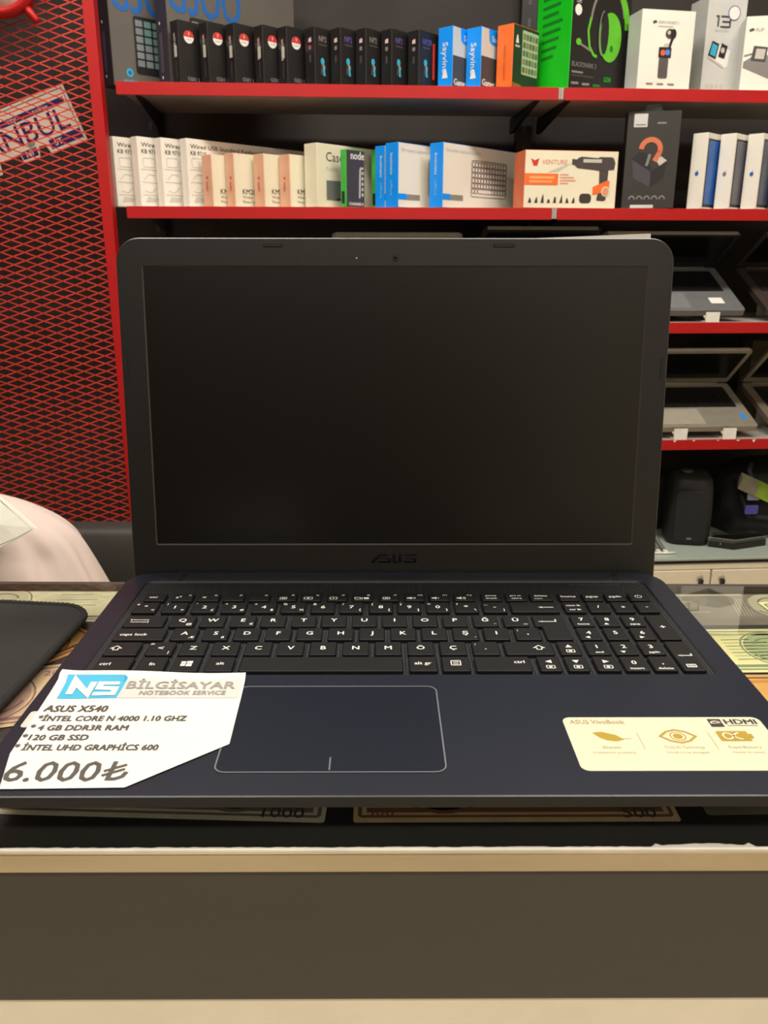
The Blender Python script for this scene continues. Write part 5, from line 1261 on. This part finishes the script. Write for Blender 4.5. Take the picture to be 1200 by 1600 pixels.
def cable():
    a = hit_s(1042, 853, -.01); ua = s_of(a)[0]
    t = thing('charging_cable', 'grey charging cable with white plugs beside the loudspeaker', 'cable', S(ua, .0, ZC), PSI)
    m = mat('grey_cable', (96, 94, 88), .5)
    mb = MB(); mb.tube([(-.022, .10, .05), (-.018, .06, .045), (-.010, .03, .025), (-.003, .012, .010), (0, .004, .006)], .006, m, 8); mb.build('lead', t)
    mb = MB(); mb.tube([(-.040, .10, .05), (-.034, .06, .043), (-.024, .03, .022), (-.020, .012, .010), (-.018, .004, .006)], .005, m, 8); mb.build('lead', t)
    for x in (0, -.018):
        mb = MB(); mb.prism(rrect(x-.005, x+.005, .0005, .0105, .002), -.008, .006, M_white_ink, frame=lambda x, y, z: (x, z, y)); mb.build('plug', t)
    mb = MB(); mb.tube([(-.07, .0, .004), (-.04, -.004, .004), (.0, -.010, .004), (.026, -.008, .004)], .003, M_white_ink, 8); mb.build('thin_lead', t)
cable()

# ------------------------------------------------------------------ chair and person behind the counter
def office_chair():
    t = thing('office_chair', 'dark grey padded office chair behind the counter at left', 'chair', (-.67, 1.02, 0), 0)
    M_p = mat('charcoal_upholstery', (50, 47, 44), .6, var=.08, scale=20, bump=.1, bscale=300); M_s = mat('chair_black_plastic', (24, 24, 24), .5)
    def pad(x0, x1, y0, y1, z0, z1, r):
        mb = MB(); rings = []
        for q, k in ((0, .92), (.12, .985), (.3, 1), (.7, 1), (.88, .985), (1, .92)):
            rings.append([((x0+x1)/2+(x-(x0+x1)/2)*k, y0+(y1-y0)*q, (z0+z1)/2+(z-(z0+z1)/2)*k) for x, z in rrect(x0, x1, z0, z1, r, 8)])
        mb.rings(rings, M_p); return mb
    pad(-.25, .255, .155, .225, .50, .748, .045).build('backrest', t)
    mb = pad(-.24, .24, -.42, -.35, 0, 1, .02); mb = MB(); rings = []
    for q, k in ((0, .9), (.15, .98), (.4, 1), (.8, .99), (1, .93)):
        rings.append([(x*k, -.10+y*k, .37+.08*q) for x, y in rrect(-.24, .24, -.22, .22, .06, 8)])
    mb.rings(rings, M_p); mb.build('seat', t)
    mb = MB(); mb.tube([(0, -.02, .38), (0, .20, .37), (0, .245, .42), (0, .24, .62)], .018, M_s, 10); mb.build('back_bracket', t)
    mb = MB(); mb.tube([(0, -.1, .08), (0, -.1, .37)], .025, M_s, 14); mb.build('stem', t)
    for k in range(5):
        a = 2*math.pi*k/5+.3; dx, dy = math.cos(a), math.sin(a)
        mb = MB(); mb.tube([(0, -.1, .09), (dx*.28, -.1+dy*.28, .065)], [.022, .014], M_s, 8); lg = mb.build('leg', t)
        mb = MB(); mb.lathe([(.024, -.011), (.027, -.006), (.027, .006), (.024, .011)], M_s, 16, (dx*.28, -.1+dy*.28, .0275), 'X'); mb.build('caster', lg)
office_chair()
def person():
    t = thing('person', 'person in a pale pink shirt with white collar, seated behind the counter', 'person', (-.68, .95, 0))
    M_shirt = mat('pale_pink_cotton', (214, 196, 188), .85, var=.05, scale=8, bump=.12, bscale=60); M_col = mat('white_collar_cotton', (222, 221, 206), .8, var=.03)
    M_skin = mat('skin', (196, 148, 118), .55, var=.06, scale=20); M_hair = mat('dark_hair', (32, 26, 22), .6, var=.3, scale=90, bump=.4, bscale=200); M_tr = mat('dark_trousers', (40, 42, 50), .85, var=.1)
    # shirt: half width at each height follows the rounded, hunched shoulder
    prof = [(.47, .185, .135), (.55, .205, .14), (.64, .228, .145), (.70, .228, .145), (.74, .2155, .140), (.7675, .2045, .134), (.80, .190, .124), (.83, .171, .110), (.8537, .150, .095), (.8690, .130, .082), (.8775, .104, .070), (.885, .078, .060), (.892, .056, .055)]
    rings = []; n = 160
    def prof_at(z):
        for i in range(len(prof)-1):
            if prof[i][0] <= z <= prof[i+1][0]:
                # smooth (Catmull-Rom) interpolation between the measured widths
                p0, p1, p2, p3 = prof[max(0, i-1)], prof[i], prof[i+1], prof[min(len(prof)-1, i+2)]; u = (z-p1[0])/(p2[0]-p1[0]); out = []
                for q in (1, 2):
                    m1 = (p2[q]-p0[q])/(p2[0]-p0[0])*(p2[0]-p1[0]); m2 = (p3[q]-p1[q])/(p3[0]-p1[0])*(p2[0]-p1[0])
                    out.append((2*u**3-3*u*u+1)*p1[q]+(u**3-2*u*u+u)*m1+(-2*u**3+3*u*u)*p2[q]+(u**3-u*u)*m2)
                return out
        return prof[-1][1:]
    NR = 46
    for r_ in range(NR+1):
        z = .47+(.892-.47)*(1-(1-r_/NR)**1.7); a_, b_ = prof_at(min(z, .8919))
        rg = []; fade = max(0.0, min(1.0, (.872-z)/.08))
        for k in range(n):
            an = 2*math.pi*k/n; c_, s_ = math.cos(an), math.sin(an)
            w1 = math.sin(an*11+z*7+1.1*math.sin(an*3)); w2 = math.sin(an*23-z*16)
            f = 1+fade*(.050*abs(w1)**1.6*(1 if w1 > 0 else -1)+.020*w2)*(abs(s_)**.5)
            lean = -.05*(max(0, z-.81)/.08)**2
            rg.append((a_*f*c_+lean*1.0, b_*f*s_-.02*max(0, (z-.80)/.09), z))
        rings.append(rg)
    mb = MB(); mb.rings(rings, M_shirt); mb.build('shirt', t)
    # body: continuous skinned figure
    V = {'pelvis': ((0, .02, .585), .115), 'waist': ((0, .02, .66), .108), 'chest': ((-.01, .0, .755), .105), 'neck0': ((-.055, -.035, .865), .058), 'neck1': ((-.085, -.075, .925), .052), 'head0': ((-.105, -.11, .985), .076), 'head1': ((-.12, -.125, 1.05), .084), 'head2': ((-.128, -.125, 1.10), .062),
         'shR': ((.105, -.01, .745), .05), 'elR': ((.165, -.09, .59), .038), 'wrR': ((.08, -.33, .575), .028), 'paR': ((.045, -.385, .572), .032),
         'shL': ((-.125, -.01, .745), .05), 'elL': ((-.175, -.09, .59), .038), 'wrL': ((-.10, -.33, .575), .028), 'paL': ((-.065, -.385, .572), .032)}
    E_ = [('pelvis', 'waist'), ('waist', 'chest'), ('chest', 'neck0'), ('neck0', 'neck1'), ('neck1', 'head0'), ('head0', 'head1'), ('head1', 'head2'), ('chest', 'shR'), ('shR', 'elR'), ('elR', 'wrR'), ('wrR', 'paR'), ('chest', 'shL'), ('shL', 'elL'), ('elL', 'wrL'), ('wrL', 'paL')]
    for s_, p in ((1, 'R'), (-1, 'L')):
        bx, by, bz = V['pa'+p][0]
        for k in range(4):
            V['f%s%da' % (p, k)] = ((bx-s_*(.022-.014*k)-s_*.012, by-.042, bz+.002), .0095); V['f%s%db' % (p, k)] = ((bx-s_*(.022-.014*k)-s_*.018, by-.066+.004*abs(k-1), bz-.010), .0085); V['f%s%dc' % (p, k)] = ((bx-s_*(.022-.014*k)-s_*.020, by-.076+.006*abs(k-1), bz-.028), .0075)
            E_ += [('pa'+p, 'f%s%da' % (p, k)), ('f%s%da' % (p, k), 'f%s%db' % (p, k)), ('f%s%db' % (p, k), 'f%s%dc' % (p, k))]
        V['t%sa' % p] = ((bx-s_*.030, by+.004, bz), .011); V['t%sb' % p] = ((bx-s_*.046, by-.024, bz-.006), .009); E_ += [('pa'+p, 't%sa' % p), ('t%sa' % p, 't%sb' % p)]
    def skin(name, V, E_, m, root, parent):
        ks = list(V); me = bpy.data.meshes.new(name); me.from_pydata([V[k][0] for k in ks], [(ks.index(a), ks.index(b)) for a, b in E_], []); me.materials.append(m)
        o = link(name, me, parent); md = o.modifiers.new('skin', 'SKIN'); md.use_smooth_shade = True
        for i, k in enumerate(ks):
            sv = me.skin_vertices[0].data[i]; sv.radius = (V[k][1], V[k][1]); sv.use_root = (k == root)
        sb = o.modifiers.new('smooth', 'SUBSURF'); sb.levels = 2; sb.render_levels = 2
        return o
    # the skin layer must exist before radii can be set
    def skin2(name, V, E_, m, root, parent):
        ks = list(V); bm = bmesh.new(); lay = bm.verts.layers.skin.verify(); vv = {}
        for k in ks:
            v = bm.verts.new(V[k][0]); vv[k] = v; v[lay].radius = (V[k][1], V[k][1]); v[lay].use_root = (k == root)
        for a, b in E_: bm.edges.new((vv[a], vv[b]))
        me = bpy.data.meshes.new(name); bm.to_mesh(me); bm.free(); me.materials.append(m)
        o = link(name, me, parent); md = o.modifiers.new('skin', 'SKIN'); md.use_smooth_shade = True
        sb = o.modifiers.new('smooth', 'SUBSURF'); sb.levels = 2; sb.render_levels = 2
        return o
    skin2('body', V, E_, M_skin, 'pelvis', t)
    # face and hair
    hx, hy, hz = -.115, -.125, 1.045
    mb = MB(); rings = []
    for i in range(9):
        th_ = math.pi*.5*i/8; r_ = math.cos(th_); rings.append([(hx+.088*r_*math.cos(2*math.pi*k/28), hy+.018+.098*r_*math.sin(2*math.pi*k/28), hz+.012+.085*math.sin(th_)) for k in range(28)])
    mb.rings(rings, M_hair); mb.build('hair', t)
    mb = MB(); mb.tube([(hx-.002, hy-.088, hz+.012), (hx-.003, hy-.104, hz-.012), (hx-.003, hy-.090, hz-.020)], [.007, .011, .009], M_skin, 8); mb.build('nose', t)
    for s_ in (-1, 1):
        mb = MB(); mb.tube([(hx+s_*.086, hy+.005, hz+.02), (hx+s_*.096, hy+.012, hz), (hx+s_*.086, hy+.004, hz-.025)], [.006, .012, .006], M_skin, 8); mb.build('ear', t)
        mb = MB(); mb.lathe([(.001, -.006), (.008, -.003), (.010, 0), (.008, .003), (.001, .006)], mat('eye_white', (226, 222, 214), .3), 12, (hx+s_*.030, hy-.082, hz+.012), 'Y'); ey = mb.build('eye', t)
        mb = MB(); mb.poly(ell(hx+s_*.030, hz+.012, .004, .004, 10), M_hair, lambda x, y: (x, hy-.0885, y)); mb.build('iris', ey)
    mb = MB(); mb.tube([(hx-.022, hy-.078, hz-.042), (hx, hy-.086, hz-.040), (hx+.022, hy-.078, hz-.042)], [.003, .006, .003], mat('lips', (160, 96, 86), .5), 8); mb.build('mouth', t)
    # collar: band around the neck and a pointed wing on the near shoulder
    def W(px, py, y): p = hit_y(px, py, y); return (p.x+.68, p.y-.95, p.z)
    wing = [W(-6, 770, .862), W(2, 779, .858), W(30, 802, .842), W(57, 826, .828), W(30, 841, .822), W(0, 856, .818), W(-40, 872, .815), W(-60, 800, .845)]
    cen = tuple(sum(p[i] for p in wing)/len(wing) for i in range(3))
    k = len(wing); mb = MB()
    mb.add(wing+[(cen[0], cen[1]-.004, cen[2])], [(i, (i+1) % k, k)[::-1] for i in range(k)], M_col, False)
    mb.add([(x, y+.003, z) for x, y, z in wing]+[(cen[0], cen[1]-.001, cen[2])], [(i, (i+1) % k, k) for i in range(k)], M_col, False)
    mb.add(wing+[(x, y+.003, z) for x, y, z in wing], [(i, (i+1) % k, k+(i+1) % k, k+i) for i in range(k)], M_col); mb.build('collar', t)
    mb = MB(); mb.tube([(x, y-.0012, z) for x, y, z in [W(-4, 776, .860), W(27, 804, .842), W(51, 826, .829), W(28, 838, .823), W(0, 851, .819)]], .0006, mat('collar_stitching', (214, 212, 196), .8), 6); mb.build('collar_stitching', t)
    mb = MB(); rings = []
    for z, r_, c_ in ((.872, .074, (-.052, -.030)), (.900, .066, (-.066, -.050)), (.903, .062, (-.067, -.051)), (.876, .069, (-.053, -.031))):
        rings.append([(c_[0]+r_*math.cos(2*math.pi*q/30), c_[1]+r_*math.sin(2*math.pi*q/30), z) for q in range(30)])
    mb.rings(rings, M_col, cap=False); mb.build('collar_band', t)
    V2 = {'p': ((0, .0, .575), .115), 'hR': ((.09, -.02, .56), .085), 'kR': ((.12, -.40, .52), .062), 'aR': ((.12, -.42, .10), .045), 'tR': ((.12, -.52, .05), .04), 'hL': ((-.09, -.02, .56), .085), 'kL': ((-.12, -.40, .52), .062), 'aL': ((-.12, -.42, .10), .045), 'tL': ((-.12, -.52, .05), .04)}
    skin2('trousers', V2, [('p', 'hR'), ('hR', 'kR'), ('kR', 'aR'), ('p', 'hL'), ('hL', 'kL'), ('kL', 'aL'), ('aR', 'tR'), ('aL', 'tL')], M_tr, 'p', t)
person()

def black_case():
    a = hit_s(1002, 840, .20); b = hit_s(1052, 840, .20); ua, ub = s_of(a)[0], s_of(b)[0]
    t = thing('tool_case', 'plain black case standing behind the loudspeaker on the cabinet', 'case', S(ua, .195, ZC+.0003), PSI)
    M_c = mat('black_case_plastic', (18, 18, 18), .6, var=.1); h = hit_s(1040, 745, .20).z-ZC
    mb = MB(); mb.prism(rrect(-.12, ub-ua, 0, h, .012, 4), 0, .09, M_c, inset=.004, frame=lambda x, y, z: (x, .09-z, y)); mb.build('shell', t)
    mb = MB(); mb.tube([(-.05, .045, h), (-.05, .045, h+.018), (.0, .045, h+.018), (.0, .045, h)], .005, M_c, 8); mb.build('handle', t)
    mb = MB(); mb.box(-.04, -.015, -.004, -.0002, h*.5, h*.5+.03, mat('case_latch', (60, 60, 58), .4)); mb.build('latch', t)
black_case()
